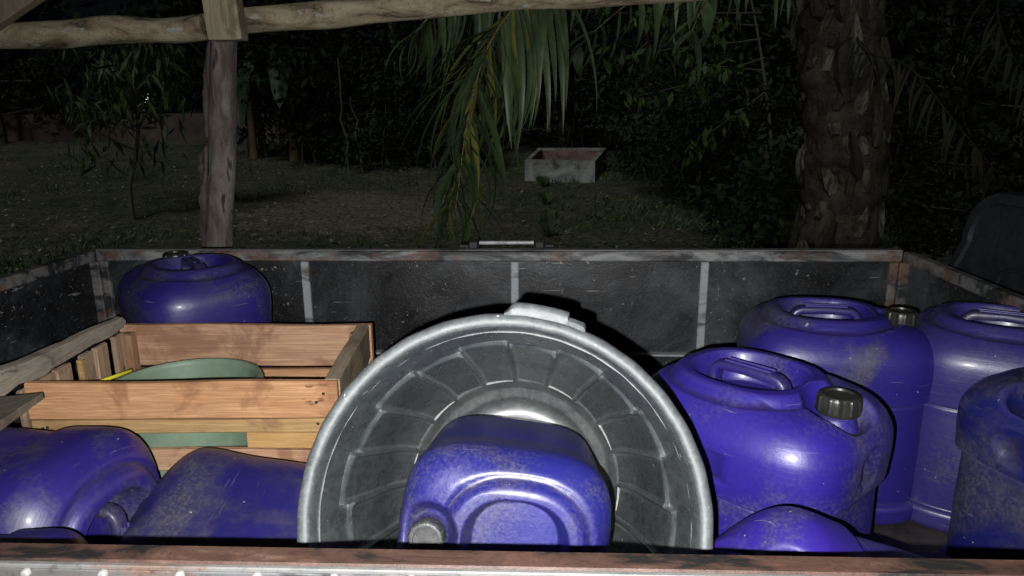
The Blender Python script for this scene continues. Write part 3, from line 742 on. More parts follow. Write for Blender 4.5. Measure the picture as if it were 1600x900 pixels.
# right side: weathered thick boards
o1 = cf1 + Vector((0.004, 0.012, 0)); o2 = cb1 + Vector((-0.004, -0.002, 0))
slat(o1, o2, TZ+0.003, 0.085, 0.030, M['grey'], label='thick weathered grey side board', inner=1)
slat(o1, o2, TZ-0.10, 0.08, 0.020, M['woodz'].copy() if False else M['grey']); slat(o1, o2, TZ-0.21, 0.09, 0.020, M['grey'])
for p in (cf1+Vector((-0.025, 0.03, 0)), cb1+Vector((-0.03, -0.02, 0)), cb0+Vector((0.028, -0.022, 0)), cf0+Vector((0.04, 0.035, 0))):
    MB().box((p.x, p.y, (FZ+TZ-0.012)/2), (0.034, 0.030, TZ-FZ-0.014), ch=0.003, jit=0.0007).build('corner_post', M['woodz'], crate)
nm = MB(); nm.lathe([(0.0001, 0.0012), (0.0022, 0.001), (0.0030, 0), (0.0030, -0.001)], 8); NAIL = nm.mesh('nail', M['black'], True)
fd = (cf1-cf0).normalized(); fn_ = Vector((fd.y, -fd.x, 0))
for (a, b, mt) in lev:
    for u in (0.035, 0.05, 0.93, 0.955):
        zz = zf(a) - (zf(a)-zf(b))*random.uniform(0.3, 0.7)
        o = link('nail', NAIL, crate, cf0.lerp(cf1, u) + fn_*0.0015 + Z*(zz-cf0.z) - wloc(crate)); o.rotation_euler = fn_.to_track_quat('Z', 'Y').to_euler()
bd_ = (cb1-cb0).normalized(); bn_ = Vector((bd_.y, -bd_.x, 0))
# left side: rough grey top board running past the front, thin uprights inside
L0 = cb0 + Vector((-0.004, 0.01, 0)); L1 = cf0 + Vector((-0.03, 0.0, 0)); ld = (L1-L0).normalized()
Lend = L0 + ld*0.80
pts = [L0 + ld*(0.80*k/22) + Vector((0.006*noise.noise(Vector((k*0.35, 0, 0))), 0, 0.010*noise.noise(Vector((k*0.4, 7, 0))) + 0.004 + 0.018*(k/22)))for k in range(23)]
sec = [(-1.0, -0.75), (-0.3, -1.0), (0.6, -0.9), (1.0, -0.3), (0.9, 0.5), (0.3, 1.0), (-0.5, 0.85), (-1.0, 0.3)]
MB().tube(pts, [(0.015+0.017*k/22)*(1+0.18*noise.noise(Vector((k*0.6, 3, 3)))) for k in range(23)], sect=sec).build('side_rail', M['grey'], crate, smooth=35)['label'] = 'rough weathered side rail running past the crate front'
us = [(0.05, 0.045), (0.085, 0.02), (0.13, 0.045), (0.185, 0.040), (0.225, 0.014), (0.27, 0.05), (0.325, 0.05), (0.38, 0.045)]
hl = (L1-L0).length
for i, (u, wd) in enumerate(us):
    if i == 1: continue
    p = L0 + ld*u + Vector((0.020 + (0.014 if i == 4 else 0), 0, 0)); h = 0.11 if i not in (4,) else 0.13
    MB().box((p.x, p.y, TZ-0.012-h/2), (0.012, wd, h), (Vector((-ld.y, ld.x, 0)), ld, Z), ch=0.002, jit=0.0008).build('upright_slat', M['woody'] if i == 4 else M['greyz'], crate)
slat(L1, L0, TZ-0.13, 0.09, 0.018, M['grey'], inner=1); slat(L1, L0, TZ-0.24, 0.09, 0.018, M['grey'])
# loose board over the front left corner
q0 = at_z(72, 618, TZ+0.018); q1 = at_z(-50, 706, TZ+0.075)
bd = (q1-q0).normalized(); bl = (q1-q0).length*1.3; sd = Vector((-bd.y, bd.x, 0)).normalized(); bn = bd.cross(sd)
cc = q0 + bd*bl/2 - sd*0.045 if sd.x > 0 else q0 + bd*bl/2 + sd*0.045
lb = MB().box(cc, (bl, 0.085, 0.014), (bd, sd, bn), ch=0.003, jit=0.0012).build('weathered_board', M['grey'])
tag(lb, 'grey weathered board resting on the near left corner of the crate', 'board')
# green tub
tc = at_z(287, 582, TZ-0.045); ty = (cf0.y+cb0.y)/2 - 0.012
tub = empty('green_tub', (tc.x-0.004, ty, FZ+0.002), 'round sage green plastic tub sitting inside the wooden crate', 'tub')
mb = MB(); zt = TZ-0.070-FZ
mb.lathe([(0.001, 0.008), (0.13, 0.008), (0.138, 0.02), (0.150, zt-0.012), (0.151, zt-0.004), (0.155, zt), (0.163, zt-0.001), (0.166, zt-0.006), (0.166, zt-0.018), (0.161, zt-0.020), (0.156, zt-0.016), (0.144, 0.0), (0.001, 0.0)], 72)
mb.build('tub_body', M['green'], tub, smooth=40, world=False)
MB().box((-0.150, -0.055, zt-0.006), (0.03, 0.035, 0.016), (Vector((0.93, 0.36, 0)), Vector((-0.36, 0.93, 0)), Z), ch=0.004).build('lug', M['green'], tub, world=False)
s0 = at_z(205, 579, TZ-0.055); s1 = at_z(140, 602, TZ-0.058)
st = MB().tube([s0, s1], 0.0042, 8).build('yellow_stick', M['yellow'], smooth=True); tag(st, 'thin bright yellow stick lying at the rim of the green tub', 'stick')

# ------------------------------------------------------------------ shed: post, logs, brace, rafters, roof over the camera
SY = 2.66
shed = empty('shed', (0, SY, 0), 'open timber shed of rough logs over the truck, seen as a post and crossbeam', 'shed')
def log(a, b, r, name, mat, n=40, wob=0.12, seg=20, sag=0.0, r2=None):
    a, b = Vector(a), Vector(b); pts = []; rr = []
    for k in range(n+1):
        u = k/n; p = a.lerp(b, u); p = p + Vector((0.010*noise.noise(Vector((u*4, a.x, 1))), 0.010*noise.noise(Vector((u*4, a.x, 5))), 0.012*noise.noise(Vector((u*5, a.x+3, 9))) + sag*4*u*(1-u)))
        pts.append(p); rr.append((r + ((r2 or r)-r)*u)*(1+0.10*noise.noise(Vector((u*9, a.x, 20)))))
    return MB().tube(pts, rr, seg, wob=wob).build(name, mat, shed, smooth=60)
pT, pB = at_y(349, 60, SY), at_y(341, 395, SY); pd = (pB-pT)/(pT.z-pB.z)
log(pT+Vector((0, 0, 0.02)) - pd*0.02 + Vector((0.008, 0, 0)), pT + pd*pT.z + Vector((0.008, 0, 0)), 0.046, 'post', M['post'], 60, 0.16, 28, r2=0.048)
# bark still clinging to the post's left side, ragged edge
def bark(y0, y1, out, name='bark_flake', side=-1):
    G = []
    N = 26
    for i in range(N+1):
        py = y0 + (y1-y0)*i/N; c = at_y(341+ (349-341)*(395-py)/335, py, SY)
        env = math.sin(math.pi*i/N)**0.45; ex = out*env*(0.8+0.5*noise.noise(Vector((py*0.06, y0, 0)))+0.35*noise.noise(Vector((py*0.21, y0, 0))))
        for s_, rad in ((0, 1), (1, 1)): pass
        row = []
        for k in range(7):
            a = R(130 + k*9); rr = 0.050 + ex*(k/6.0)
            row.append((c.x + math.cos(a)*rr*(1 if True else 0), c.y - math.sin(a)*0.050 - 0.004, c.z))
        G.append(row)
    G = np.array(G); G2 = G.copy(); G2[..., 1] += 0.006
    n_, m_ = G.shape[:2]
    mb = MB().grid(G).grid(G2[:, ::-1])
    rim = [(0, j) for j in range(m_)] + [(i, m_-1) for i in range(1, n_)] + [(n_-1, j) for j in range(m_-2, -1, -1)] + [(i, 0) for i in range(n_-2, 0, -1)]
    V = [tuple(G[i, j]) for i, j in rim] + [tuple(G2[i, j]) for i, j in rim]; L = len(rim)
    mb.add(V, [(k, L+k, L+(k+1) % L, (k+1) % L) for k in range(L)])
    mb.build(name, M['post'], shed, smooth=40)
bark(66, 214, 0.026); bark(226, 300, 0.040); bark(262, 394, 0.038)
# logs
l0, l1 = at_y(-150, 66, SY-0.02), at_y(322, 42, SY-0.02)
log(l0, l1, 0.046, 'crossbeam', M['log'], 50, 0.10)
l0, l1 = at_y(362, 34, SY-0.0), at_y(1290, -30, SY-0.0)
log(l0, l1, 0.046, 'crossbeam', M['log'], 70, 0.12, r2=0.044, sag=0.012)
# squared timber nailed on the post head
bt = at_y(338, 5, SY-0.11); tb = at_y(342, 64, SY-0.11)
MB().box((bt.x+0.003, SY-0.105, (tb.z+2.75)/2), (0.115, 0.07, 2.75-tb.z), (Vector((1, 0, 0.0)), Vector((0, 1, 0)), Vector((-0.06, 0, 1)).normalized()), ch=0.004, jit=0.0018).build('post_head_timber', M['sawn'], shed)
q = at_y(371, 52, SY-0.07); MB().box((q.x-0.012, SY-0.062, q.z+0.15), (0.022, 0.05, 0.34), ch=0.003, jit=0.002).build('side_cleat', M['sawn'], shed)
# diagonal brace, top left corner
a, b = at_y(-60, 50, SY-0.16), at_y(110, -75, SY-0.5)
MB().box((a+b)/2, ((b-a).length*1.2, 0.05, 0.115), ((b-a).normalized(), Vector((0, 1, 0)), (b-a).normalized().cross(Vector((0, 1, 0))).normalized()), ch=0.004, jit=0.0015).build('brace', M['sawn'], shed)
# roof and rear posts (out of the frame)
for x in (-3.2, -1.6, 0, 1.6, 3.2):
    MB().tube([(x, 3.1, 2.42), (x, -3.6, 3.3)], 0.045, 10).build('rafter', M['log'], shed, smooth=60)
for (x, y) in ((-3.2, SY), (3.3, SY), (-3.2, -3.4), (0, -3.4), (3.3, -3.4)):
    MB().tube([(x, y, 0), (x, y, 2.4 if y > 0 else 3.2)], 0.06, 12).build('post', M['post'], shed, smooth=60)
nn = 60; G = np.zeros((nn*4, 2, 3))
for i in range(nn*4):
    x = -3.8 + 7.6*i/(nn*4-1)
    for j in range(2): G[i, j] = (x, 3.2-7.0*j, 2.50+0.93*j + 0.012*math.sin(i*1.55))
G2 = G.copy(); G2[..., 2] -= 0.006
MB().grid(G).grid(G2[::-1]).build('roof_sheet', M['roof'], shed, smooth=True)

# ------------------------------------------------------------------ palm fronds and trunk
def leaflet_mesh(name, mat, L=1.0, wd=0.045, droop=0.0):
    """along +x then bending down (-z local), folded along the midrib"""
    n = 9; V = []; 
    x = z = 0.0; ang = 0.0; step = L/n
    for i in range(n+1):
        u = i/n; w_ = wd*(0.35+0.65*min(1, u*5))*max(0.02, (1-u**2.4))
        V += [(x, -w_/2, z), (x, 0, z-0.25*w_), (x, w_/2, z)]
        ang += droop/n*(0.35 if u < 0.3 else 1.3)
        x += step*math.cos(ang); z -= step*math.sin(ang)
    Fc = []
    for i in range(n):
        a = i*3; Fc += [(a, a+1, a+4, a+3), (a+1, a+2, a+5, a+4)]
    return MB().add(V, Fc).mesh(name, mat, True)
LFM = [leaflet_mesh('leaflet', M['frond'], 1, 0.062, dr) for dr in (0.5, 0.9, 1.3)]
LFD = leaflet_mesh('leaflet', M['leafdim'], 1, 0.05, 0.9)
LFY = leaflet_mesh('leaflet', M['frondy'], 1, 0.06, 0.8)
def smooth_path(ctrl, n):
    ctrl = [Vector(c) for c in ctrl]; P = [ctrl[0]*2-ctrl[1]] + ctrl + [ctrl[-1]*2-ctrl[-2]]; out = []
    m_ = len(ctrl)-1
    for i in range(n+1):
        t = i/n*m_; k = min(int(t), m_-1); u = t-k; a, b, c, d = P[k:k+4]
        out.append(0.5*((2*b) + (c-a)*u + (2*a-5*b+4*c-d)*u*u + (3*b-a-3*c+d)*u**3))
    return out
def make_frond(parent, ctrl, nl, L0, r0=0.020, start=0.12, hang=0.55, wsc=1.0, seed=1, yellow=0.05, ysec=None, wide=1.0):
    rr = random.Random(seed); path = smooth_path(ctrl, 40)
    fr = MB().tube(path, [r0*(1-0.85*i/40) for i in range(41)], 8).build('frond', M['leafdim' if yellow < 0 else 'rachis'], parent, smooth=60)
    base = wloc(fr)
    for i in range(nl):
        u = start + (1-start)*i/nl + rr.uniform(-.3, .3)/nl; t = u*40; k = min(int(t), 39); p = path[k].lerp(path[k+1], t-k)
        tg = (path[k+1]-path[k]).normalized(); sd = tg.cross(Z)
        bl = min(1.0, max(0.0, (u-0.50)/0.22)); nrm = (Z*(1-bl) + Vector((0.25, -1, 0.1))*bl).normalized()
        if bl > 0: sd = tg.cross(nrm)
        sd = sd.normalized() if sd.length > 0.15 else Vector((1, 0, 0))
        for s_ in (-1, 1):
            L = L0*(0.55+0.45*math.sin(math.pi*min(1, 0.25+u*0.75)))*rr.uniform(0.72, 1.12)
            hg = hang*(1-0.60*max(0.0, (u-0.50)/0.50))*rr.uniform(0.4, 1.5)
            dirv = (sd*s_*rr.uniform(0.35, 1.1)*wide + nrm*rr.uniform(-0.25, 0.35) + tg*rr.uniform(0.2, 0.7) - Z*hg).normalized()
            zz = Z - dirv*Z.dot(dirv)
            zz = zz.normalized() if zz.length > 0.2 else (-tg).normalized()
            zz = (zz + sd*rr.uniform(-.5, .5)).normalized(); zz = (zz-dirv*zz.dot(dirv)).normalized()
            yy = zz.cross(dirv)
            me = LFD if yellow < 0 else LFY if rr.random() < yellow else LFM[rr.randrange(3)]
            o = bpy.data.objects.new('leaflet', me); COL.objects.link(o); o.parent = fr
            mt = Matrix((dirv*L, yy*(0.8*wsc*(1+0.5*bl)*rr.uniform(0.7, 1.2)), zz*L)).transposed().to_4x4(); mt.translation = p - base
            o.matrix_local = mt
    return fr
PX, PY = at_y(1288, 390, 5.6).x, 5.6; pg = gz(PX, PY)
palm = empty('oil_palm', (PX, PY, pg), 'thick oil palm trunk with ragged old leaf bases at the right, fronds arching out', 'palm')
ptop = 2.55
N = 40; pts = [Vector((PX + 0.10*math.sin(k*0.11), PY, pg-0.1 + (ptop-pg+0.1)*k/N)) for k in range(N+1)]
MB().tube(pts, [0.285 + 0.02*math.sin(k*1.3) + 0.06*math.exp(-k/3) for k in range(N+1)], 28, wob=0.10).build('trunk', M['palmbark'], palm, smooth=60)
# leaf bases: short upward wedges in a spiral
def boot_mesh():
    V = []; rows = [(0.0, 0.030, 0.02), (0.05, 0.050, 0.042), (0.13, 0.046, 0.050), (0.21, 0.030, 0.040), (0.27, 0.016, 0.022)]
    for (h, w_, t_) in rows:
        for (a, b) in ((-1, 0), (-0.6, 1), (0.6, 1), (1, 0), (0, -0.5)): V.append((a*w_/1, h, b*t_))
    Fc = [(i*5+j, i*5+(j+1) % 5, (i+1)*5+(j+1) % 5, (i+1)*5+j) for i in range(4) for j in range(5)] + [(20, 21, 22, 23, 24)]
    mb = MB().add([(x, -z, y) for x, y, z in V], Fc)
    o = mb.mesh('leaf_base', M['boot'], 40)
    b = bmesh.new(); b.from_mesh(o); bmesh.ops.recalc_face_normals(b, faces=b.faces); b.to_mesh(o); b.free(); return o
BOOT = boot_mesh(); k = 0; rr = random.Random(3)
while k < 290:
    z = pg + 0.05 + k*(ptop-pg-0.1)/290; a = k*2.39996 + rr.uniform(-.15, .15)
    if rr.random() < 0.12: k += 1; continue
    u = (z-pg)/(ptop-pg)*N; c = pts[min(N, int(u)+1)]; dv = Vector((math.cos(a), math.sin(a), 0))
    o = bpy.data.objects.new('leaf_base', BOOT); COL.objects.link(o); o.parent = palm
    o.location = Vector((c.x, c.y, z)) + dv*rr.uniform(0.25, 0.295) - Vector((PX, PY, pg))
    o.rotation_euler = (R(rr.uniform(-30, 4)) , R(rr.uniform(-20, 20)), a + R(90)); s_ = rr.uniform(0.5, 1.45); o.scale = (s_*rr.uniform(0.7, 1.1), s_, s_*rr.uniform(0.8, 1.5)); k += 1
crown = Vector((PX, PY, ptop))
# the frond that hangs down in front of the yard
c1 = at_y(960, -70, 3.7); c2 = at_y(850, -25, 3.35); c3 = at_y(775, 50, 3.2); c4 = at_y(735, 165, 3.12); c5 = at_y(712, 325, 3.1)
make_frond(palm, [crown + Vector((-0.2, -0.2, 0)), (1.35, 4.8, 3.15), c1, c2, c3, c4, c5], 62, 0.66, 0.011, 0.46, 1.15, seed=5, yellow=0.10, wsc=0.68)
# a second one behind it, higher
d1 = at_y(900, -90, 4.8); d2 = at_y(760, -40, 4.4); d3 = at_y(690, 5, 4.2); d4 = at_y(645, 60, 4.15)
make_frond(palm, [crown + Vector((-0.3, 0, 0)), (1.2, 5.4, 3.5), d1, d2, d3, d4], 34, 0.62, 0.016, 0.35, 2.2, seed=9, yellow=0.04, wsc=0.62)
e1 = at_y(1420, 105, 4.9); e2 = at_y(1500, 200, 4.5); e3 = at_y(1600, 320, 4.2)
make_frond(palm, [crown, at_y(1345, 72, 5.2), e1, e2, e3], 26, 0.40, 0.011, 0.15, 0.8, seed=12, yellow=-1, wsc=0.5)
make_frond(palm, [crown, crown+Vector((0.7, -.5, .5)), at_y(1560, 30, 4.6), at_y(1640, 170, 4.3)], 26, 0.45, 0.012, 0.2, 0.8, seed=14, yellow=-1, wsc=0.5)
for i, (ax_, ay_, az_) in enumerate(((1.7, 0.4, 0.5), (-0.6, 1.6, 0.6), (0.8, 1.5, 0.7), (-1.5, 0.9, 0.4), (0.3, -1.4, 0.9), (-1.3, -0.3, -0.15), (-0.9, -0.8, 0.25))):
    v = Vector((ax_, ay_, 0))
    make_frond(palm, [crown, crown + v*0.6 + Z*(az_+0.3), crown + v*1.2 + Z*az_*0.7, crown + v*1.6 - Z*0.5], 20, 0.5, 0.016, 0.2, 0.9, seed=30+i)
# ------------------------------------------------------------------ foliage helpers
def leaf_cloud(mb, centers, spread, n, size, asp=0.42, droop=0.3, seed=0, shape='oval'):
    g = np.random.default_rng(seed); C = np.asarray(centers, float)
    idx = g.integers(0, len(C), n); p = C[idx] + g.normal(0, 1, (n, 3))*np.asarray(spread)
    az = g.uniform(0, 2*np.pi, n); el = g.normal(-droop, 0.5, n)
    d = np.stack([np.cos(az)*np.cos(el), np.sin(az)*np.cos(el), np.sin(el)], 1)
    s = np.cross(d, np.array([0, 0, 1.0])); s /= np.linalg.norm(s, axis=1)[:, None]+1e-6
    nn_ = np.cross(s, d); tw = g.normal(0, 0.6, n)[:, None]; s = s*np.cos(tw) + nn_*np.sin(tw); nn_ = np.cross(s, d)
    L = size*g.uniform(0.6, 1.3, n)[:, None]; W = L*asp
    a = p; b = p + d*L*0.45 + s*W*0.5 - nn_*W*0.12; c_ = p + d*L - nn_*L*0.10; e_ = p + d*L*0.45 - s*W*0.5 - nn_*W*0.12; mid = p + d*L*0.5
    V = np.stack([a, b, c_, e_], 1).reshape(-1, 3); k = np.arange(n)*4
    Fc = np.concatenate([np.stack([k, k+1, k+2], 1), np.stack([k, k+2, k+3], 1)])
    mb.add(V, [tuple(t) for t in Fc.tolist()])
def branch_pts(a, b, n=8, wob=0.12, seed=0):
    a, b = Vector(a), Vector(b); L = (b-a).length
    return [a.lerp(b, k/n) + Vector((noise.noise(Vector((k*0.5, seed, 0))), noise.noise(Vector((k*0.5, seed, 5))), 0.3*noise.noise(Vector((k*0.5, seed, 9)))))*wob*L*math.sin(math.pi*min(1, k/n*0.6+0.0)) for k in range(n+1)]
def tree(name, x, y, H, cr, label, cat='tree', group=None, n=2500, size=0.16, mat='leafd', trunk_r=0.08, crown_z=0.55, seed=0, asp=0.42, trunks=1, dens=14):
    z0 = gz(x, y); t = empty(name, (x, y, z0), label, cat, group); rr = random.Random(seed)
    mb = MB(); C = []
    for tr in range(trunks):
        bx, by = x + rr.uniform(-.3, .3)*(trunks > 1), y + rr.uniform(-.3, .3)*(trunks > 1)
        tx, ty = x + rr.uniform(-.4, .4)*cr*0.6, y + rr.uniform(-.4, .4)*cr*0.6
        pts = branch_pts((bx, by, z0-0.1), (tx, ty, z0+H*0.9), 12, 0.06, seed+tr)
        mb.tube(pts, [trunk_r*(1-0.75*k/12) for k in range(13)], 8)
        for k in range(dens):
            u = rr.uniform(max(0.15, crown_z-0.25), 0.98); q = pts[int(u*12)]; a = rr.uniform(0, 6.28); l = cr*rr.uniform(0.4, 1.0)*(1-0.35*abs(u-crown_z))
            e_ = q + Vector((math.cos(a)*l, math.sin(a)*l, rr.uniform(-0.05, 0.5)*l)); bp = branch_pts(q, e_, 5, 0.15, seed+k)
            mb.tube(bp, [trunk_r*0.32*(1-0.8*j/5) for j in range(6)], 5, caps=False)
            C += [tuple(bp[3]), tuple(bp[4]), tuple(bp[5]), tuple(bp[5])]
    mb.build('trunk', M['twig'], t, smooth=60)
    m2 = MB(); leaf_cloud(m2, C, (cr*0.16, cr*0.16, cr*0.14), n, size, asp, 0.35, seed+1); m2.build('crown', M[mat], t)
    return t
# sapling at the left
sb = ground_hit(208, 346)
sap = empty('sapling', sb, 'slender young tree with drooping leaves left of the shed post', 'tree')
t1 = at_y(213, 240, sb.y); t2 = at_y(216, 170, sb.y); t3 = at_y(205, 110, sb.y); t4 = at_y(212, 60, sb.y)
tp = smooth_path([sb - Z*0.05, at_y(203, 290, sb.y), t1, t2, t3, t4], 24)
mb = MB().tube(tp, [0.035*(1-0.75*k/24) for k in range(25)], 8)
tips = []
for (px, py, k0) in ((95, 145, 12), (130, 165, 12), (150, 100, 16), (265, 120, 14), (250, 85, 18), (180, 75, 19), (230, 60, 21), (165, 150, 13), (120, 195, 10), (190, 130, 14), (240, 150, 12), (140, 85, 18), (255, 65, 21), (125, 225, 6), (255, 190, 7), (240, 215, 6)):
    e_ = at_y(px, py, sb.y + random.uniform(-.5, .5)); bp = branch_pts(tp[k0], e_, 6, 0.18, px); mb.tube(bp, [0.014*(1-0.8*j/6) for j in range(7)], 5, caps=False)
    w_ = 1 if py > 180 else 3; tips += [tuple(q) for q in bp[3:]]*w_
mb.build('trunk', M['twig'], sap, smooth=60)
m2 = MB(); leaf_cloud(m2, tips, (0.13, 0.13, 0.10), 800, 0.24, 0.20, 0.85, 3); m2.build('crown', M['sap'], sap)
# hedge of trees beyond the yard
lab = ['dark leafy tree %s']
specs = [ # px, depth, height, crown r, material, label
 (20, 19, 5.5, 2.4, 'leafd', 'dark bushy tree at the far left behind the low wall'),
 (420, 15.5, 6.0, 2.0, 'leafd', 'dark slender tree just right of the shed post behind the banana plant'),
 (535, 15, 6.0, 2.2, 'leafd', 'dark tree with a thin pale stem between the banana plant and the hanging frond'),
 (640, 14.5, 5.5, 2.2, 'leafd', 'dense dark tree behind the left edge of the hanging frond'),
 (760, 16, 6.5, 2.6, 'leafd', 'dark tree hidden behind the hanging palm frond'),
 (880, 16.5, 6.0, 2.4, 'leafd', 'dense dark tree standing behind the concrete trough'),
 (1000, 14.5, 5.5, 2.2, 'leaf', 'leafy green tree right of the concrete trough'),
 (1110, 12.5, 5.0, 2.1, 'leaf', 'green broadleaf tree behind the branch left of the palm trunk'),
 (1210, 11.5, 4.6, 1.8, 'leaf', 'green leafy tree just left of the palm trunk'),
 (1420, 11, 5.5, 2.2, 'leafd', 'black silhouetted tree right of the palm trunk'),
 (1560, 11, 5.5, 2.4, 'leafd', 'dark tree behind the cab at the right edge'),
]
for i, (px, Y, H, cr, mt, lb_) in enumerate(specs):
    X = at_y(px, 300, Y).x
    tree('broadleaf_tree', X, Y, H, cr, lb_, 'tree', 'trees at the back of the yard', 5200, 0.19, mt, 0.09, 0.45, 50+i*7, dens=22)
# lower shrubs along the edge
sh = [(480, 14.2, 1.6, 0.9, 'low dark shrub right of the banana plant'), (600, 13.6, 1.8, 1.0, 'low shrub left of the hanging frond tips'), (700, 13.8, 1.9, 1.0, 'shrub behind the middle of the hanging frond'),
      (900, 16.0, 2.2, 1.2, 'round shrub directly behind the concrete trough'), (1010, 12.2, 2.0, 1.1, 'shrub right of the concrete trough'), (1090, 10.4, 1.9, 1.1, 'green shrub in the middle of the right hand thicket'),
      (1170, 9.2, 1.8, 0.9, 'leafy shrub nearest the palm trunk on its left'), (1205, 7.6, 1.2, 0.6, 'small leafy plant at the foot of the palm trunk'),
      (1420, 8.4, 2.0, 1.1, 'added near-black shrub darkening the yard just right of the palm trunk'), (1500, 7.8, 2.2, 1.1, 'added near-black shrub darkening the gap between the palm trunk and the cab'), (1590, 7.2, 2.2, 1.2, 'added near-black shrub darkening the yard directly behind the cab'), (1455, 10.0, 2.8, 1.3, 'tall added near-black shrub darkening the yard farther back right of the palm trunk')]  # last four shrubs are added, near black, to darken this side
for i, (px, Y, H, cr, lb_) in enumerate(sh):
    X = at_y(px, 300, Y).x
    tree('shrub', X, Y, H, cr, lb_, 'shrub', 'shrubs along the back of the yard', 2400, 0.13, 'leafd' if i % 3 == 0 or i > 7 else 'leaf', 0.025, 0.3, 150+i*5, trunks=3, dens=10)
# far woodland mass behind everything
m2 = MB(); C = []
for k in range(220):
    a = rng.uniform(-34, 34); C.append((a, 25+rng.uniform(-2, 5), 1.0+rng.uniform(-0.6, 9) if k % 3 else 1.0+rng.uniform(-0.3, 1.6)))
leaf_cloud(m2, C, (1.2, 1.0, 0.9), 26000, 0.55, 0.5, 0.3, 77); tag(m2.build('woodland', M['leafd']), 'black mass of far trees beyond the yard', 'trees', kind='stuff')
# broad leaved branch hanging in at upper right of the frond
br = empty('leafy_sapling', ground_hit(1215, 340), 'young broadleaf tree whose low branch of leaves coloured as lit reaches left', 'tree')
by = br.location.y - 0.3
stem = smooth_path([br.location - Z*0.05, at_y(1205, 220, by), at_y(1190, 90, by), at_y(1170, -20, by)], 16)
mb = MB().tube(stem, [0.03*(1-0.6*k/16) for k in range(17)], 7)
tipsb = []
for (x0, y0, x1, y1) in ((1195, 90, 985, 158), (1190, 60, 960, 90), (1200, 140, 1080, 230), (1185, 40, 1060, 30), (1190, 110, 1090, 100), (1190, 20, 950, 20)):
    p0, p1 = at_y(x0, y0, by), at_y(x1, y1, by-0.3); bp = branch_pts(p0, p1, 8, 0.10, x1); mb.tube(bp, [0.010*(1-0.7*j/8) for j in range(9)], 5, caps=False)
    tipsb += [tuple(q) for q in bp[3:]]
mb.build('trunk', M['twig'], br, smooth=60)
m2 = MB(); leaf_cloud(m2, tipsb, (0.07, 0.07, 0.06), 330, 0.17, 0.42, 0.8, 13); m2.build('crown', M['litleaf'], br)
# banana plants
def banana(px, py, s_, label, seed, flip=1):
    g = ground_hit(px, py); b = empty('banana_plant', g, label, 'banana plant', 'banana plants at the back of the yard'); rr = random.Random(seed)
    top = g + Z*1.5*s_
    MB().tube([g - Z*0.05, g+Z*0.7*s_, top], [0.11*s_, 0.09*s_, 0.06*s_], 12, wob=0.1).build('stem', M['bananastem'], b, smooth=60)
    for k in range(8):
        a = k*2.4 + rr.uniform(-.3, .3); L = s_*rr.uniform(1.1, 1.9); v = Vector((math.cos(a), math.sin(a), 0)); rise = rr.uniform(-0.3, 0.9)
        ctrl = [top, top + v*L*0.30 + Z*L*(0.25+0.35*rise), top + v*L*0.6 + Z*L*(0.15+0.3*rise), top + v*L*0.78 - Z*L*(0.35-0.2*rise)]
        P_ = smooth_path(ctrl, 14); G = []
        sd = v.cross(Z)
        for i, p in enumerate(P_):
            w_ = 0.20*s_*math.sin(math.pi*min(1, max(0.02, (i/14-0.1)/0.9)))**0.6 if i > 1 else 0.012
            G.append([tuple(p + sd*w_*q - Z*abs(q)*w_*0.6 + Z*0.02*rr.uniform(-1, 1)) for q in (-1, -.5, 0, .5, 1)])
        MB().grid(G).build('leaf', M['banana'], b, smooth=True)
banana(462, 252, 1.15, 'banana plant with hanging torn leaves right of the shed post', 4)
banana(398, 250, 0.9, 'smaller banana plant close behind the shed post', 11)
# thin bare stems between
for (px, py, tx, ty, lb_) in ((545, 275, 528, 90, 'thin bare sapling stem left of the hanging frond, first of a pair'), (568, 272, 548, 150, 'thin bare sapling stem left of the hanging frond, nearer the frond'),
                          (385, 245, 400, 70, 'thin bare stem right beside the shed post')):
    g = ground_hit(px, py); p2 = at_y(tx, ty, g.y); bp = branch_pts(g-Z*0.05, p2, 10, 0.10, px)
    o = MB().tube(bp, [0.03*(1-0.6*k/10) for k in range(11)], 6).build('bare_stem', M['twig'], smooth=60)
    tag(o, lb_, 'stem')

# concrete trough
g0 = ground_hit(822, 284); Y0 = g0.y
def tp_(px, py, y): return at_y(px, py, y)
a_ = tp_(820, 250, Y0); b_ = tp_(930, 252, Y0-0.15); c_ = tp_(948, 231, Y0+1.7); d_ = tp_(841, 231, Y0+1.75)
trough = empty('concrete_trough', (a_.x+0.8, Y0+0.8, gz(0, Y0)), 'open square concrete tank standing on the grass in the yard', 'tank')
cor = [a_, b_, c_, d_]; cen = sum(cor, Vector())/4
ins = [p + (cen-p).normalized()*0.15 for p in cor]
for i in range(4):
    j = (i+1) % 4; V = []
    for p in (cor[i], cor[j], ins[j], ins[i]):
        V.append((p.x, p.y, p.z)); 
    for p in (cor[i], cor[j], ins[j], ins[i]):
        V.append((p.x, p.y, gz(p.x, p.y)-0.15))
    MB().add(V, [(0, 1, 2, 3), (7, 6, 5, 4), (0, 4, 5, 1), (2, 6, 7, 3), (1, 5, 6, 2), (3, 7, 4, 0)]).build('trough_wall', M['concrete'], trough)
ins2 = [p + (cen-p).normalized()*0.004 for p in ins]
for i in (1, 2, 3):
    j = (i+1) % 4; p, q = ins2[i], ins2[j]
    MB().add([(p.x, p.y, p.z-0.035), (q.x, q.y, q.z-0.035), (q.x, q.y, gz(q.x, q.y)), (p.x, p.y, gz(p.x, p.y))], [(3, 2, 1, 0)]).build('inner_lining', M['brickred'], trough)
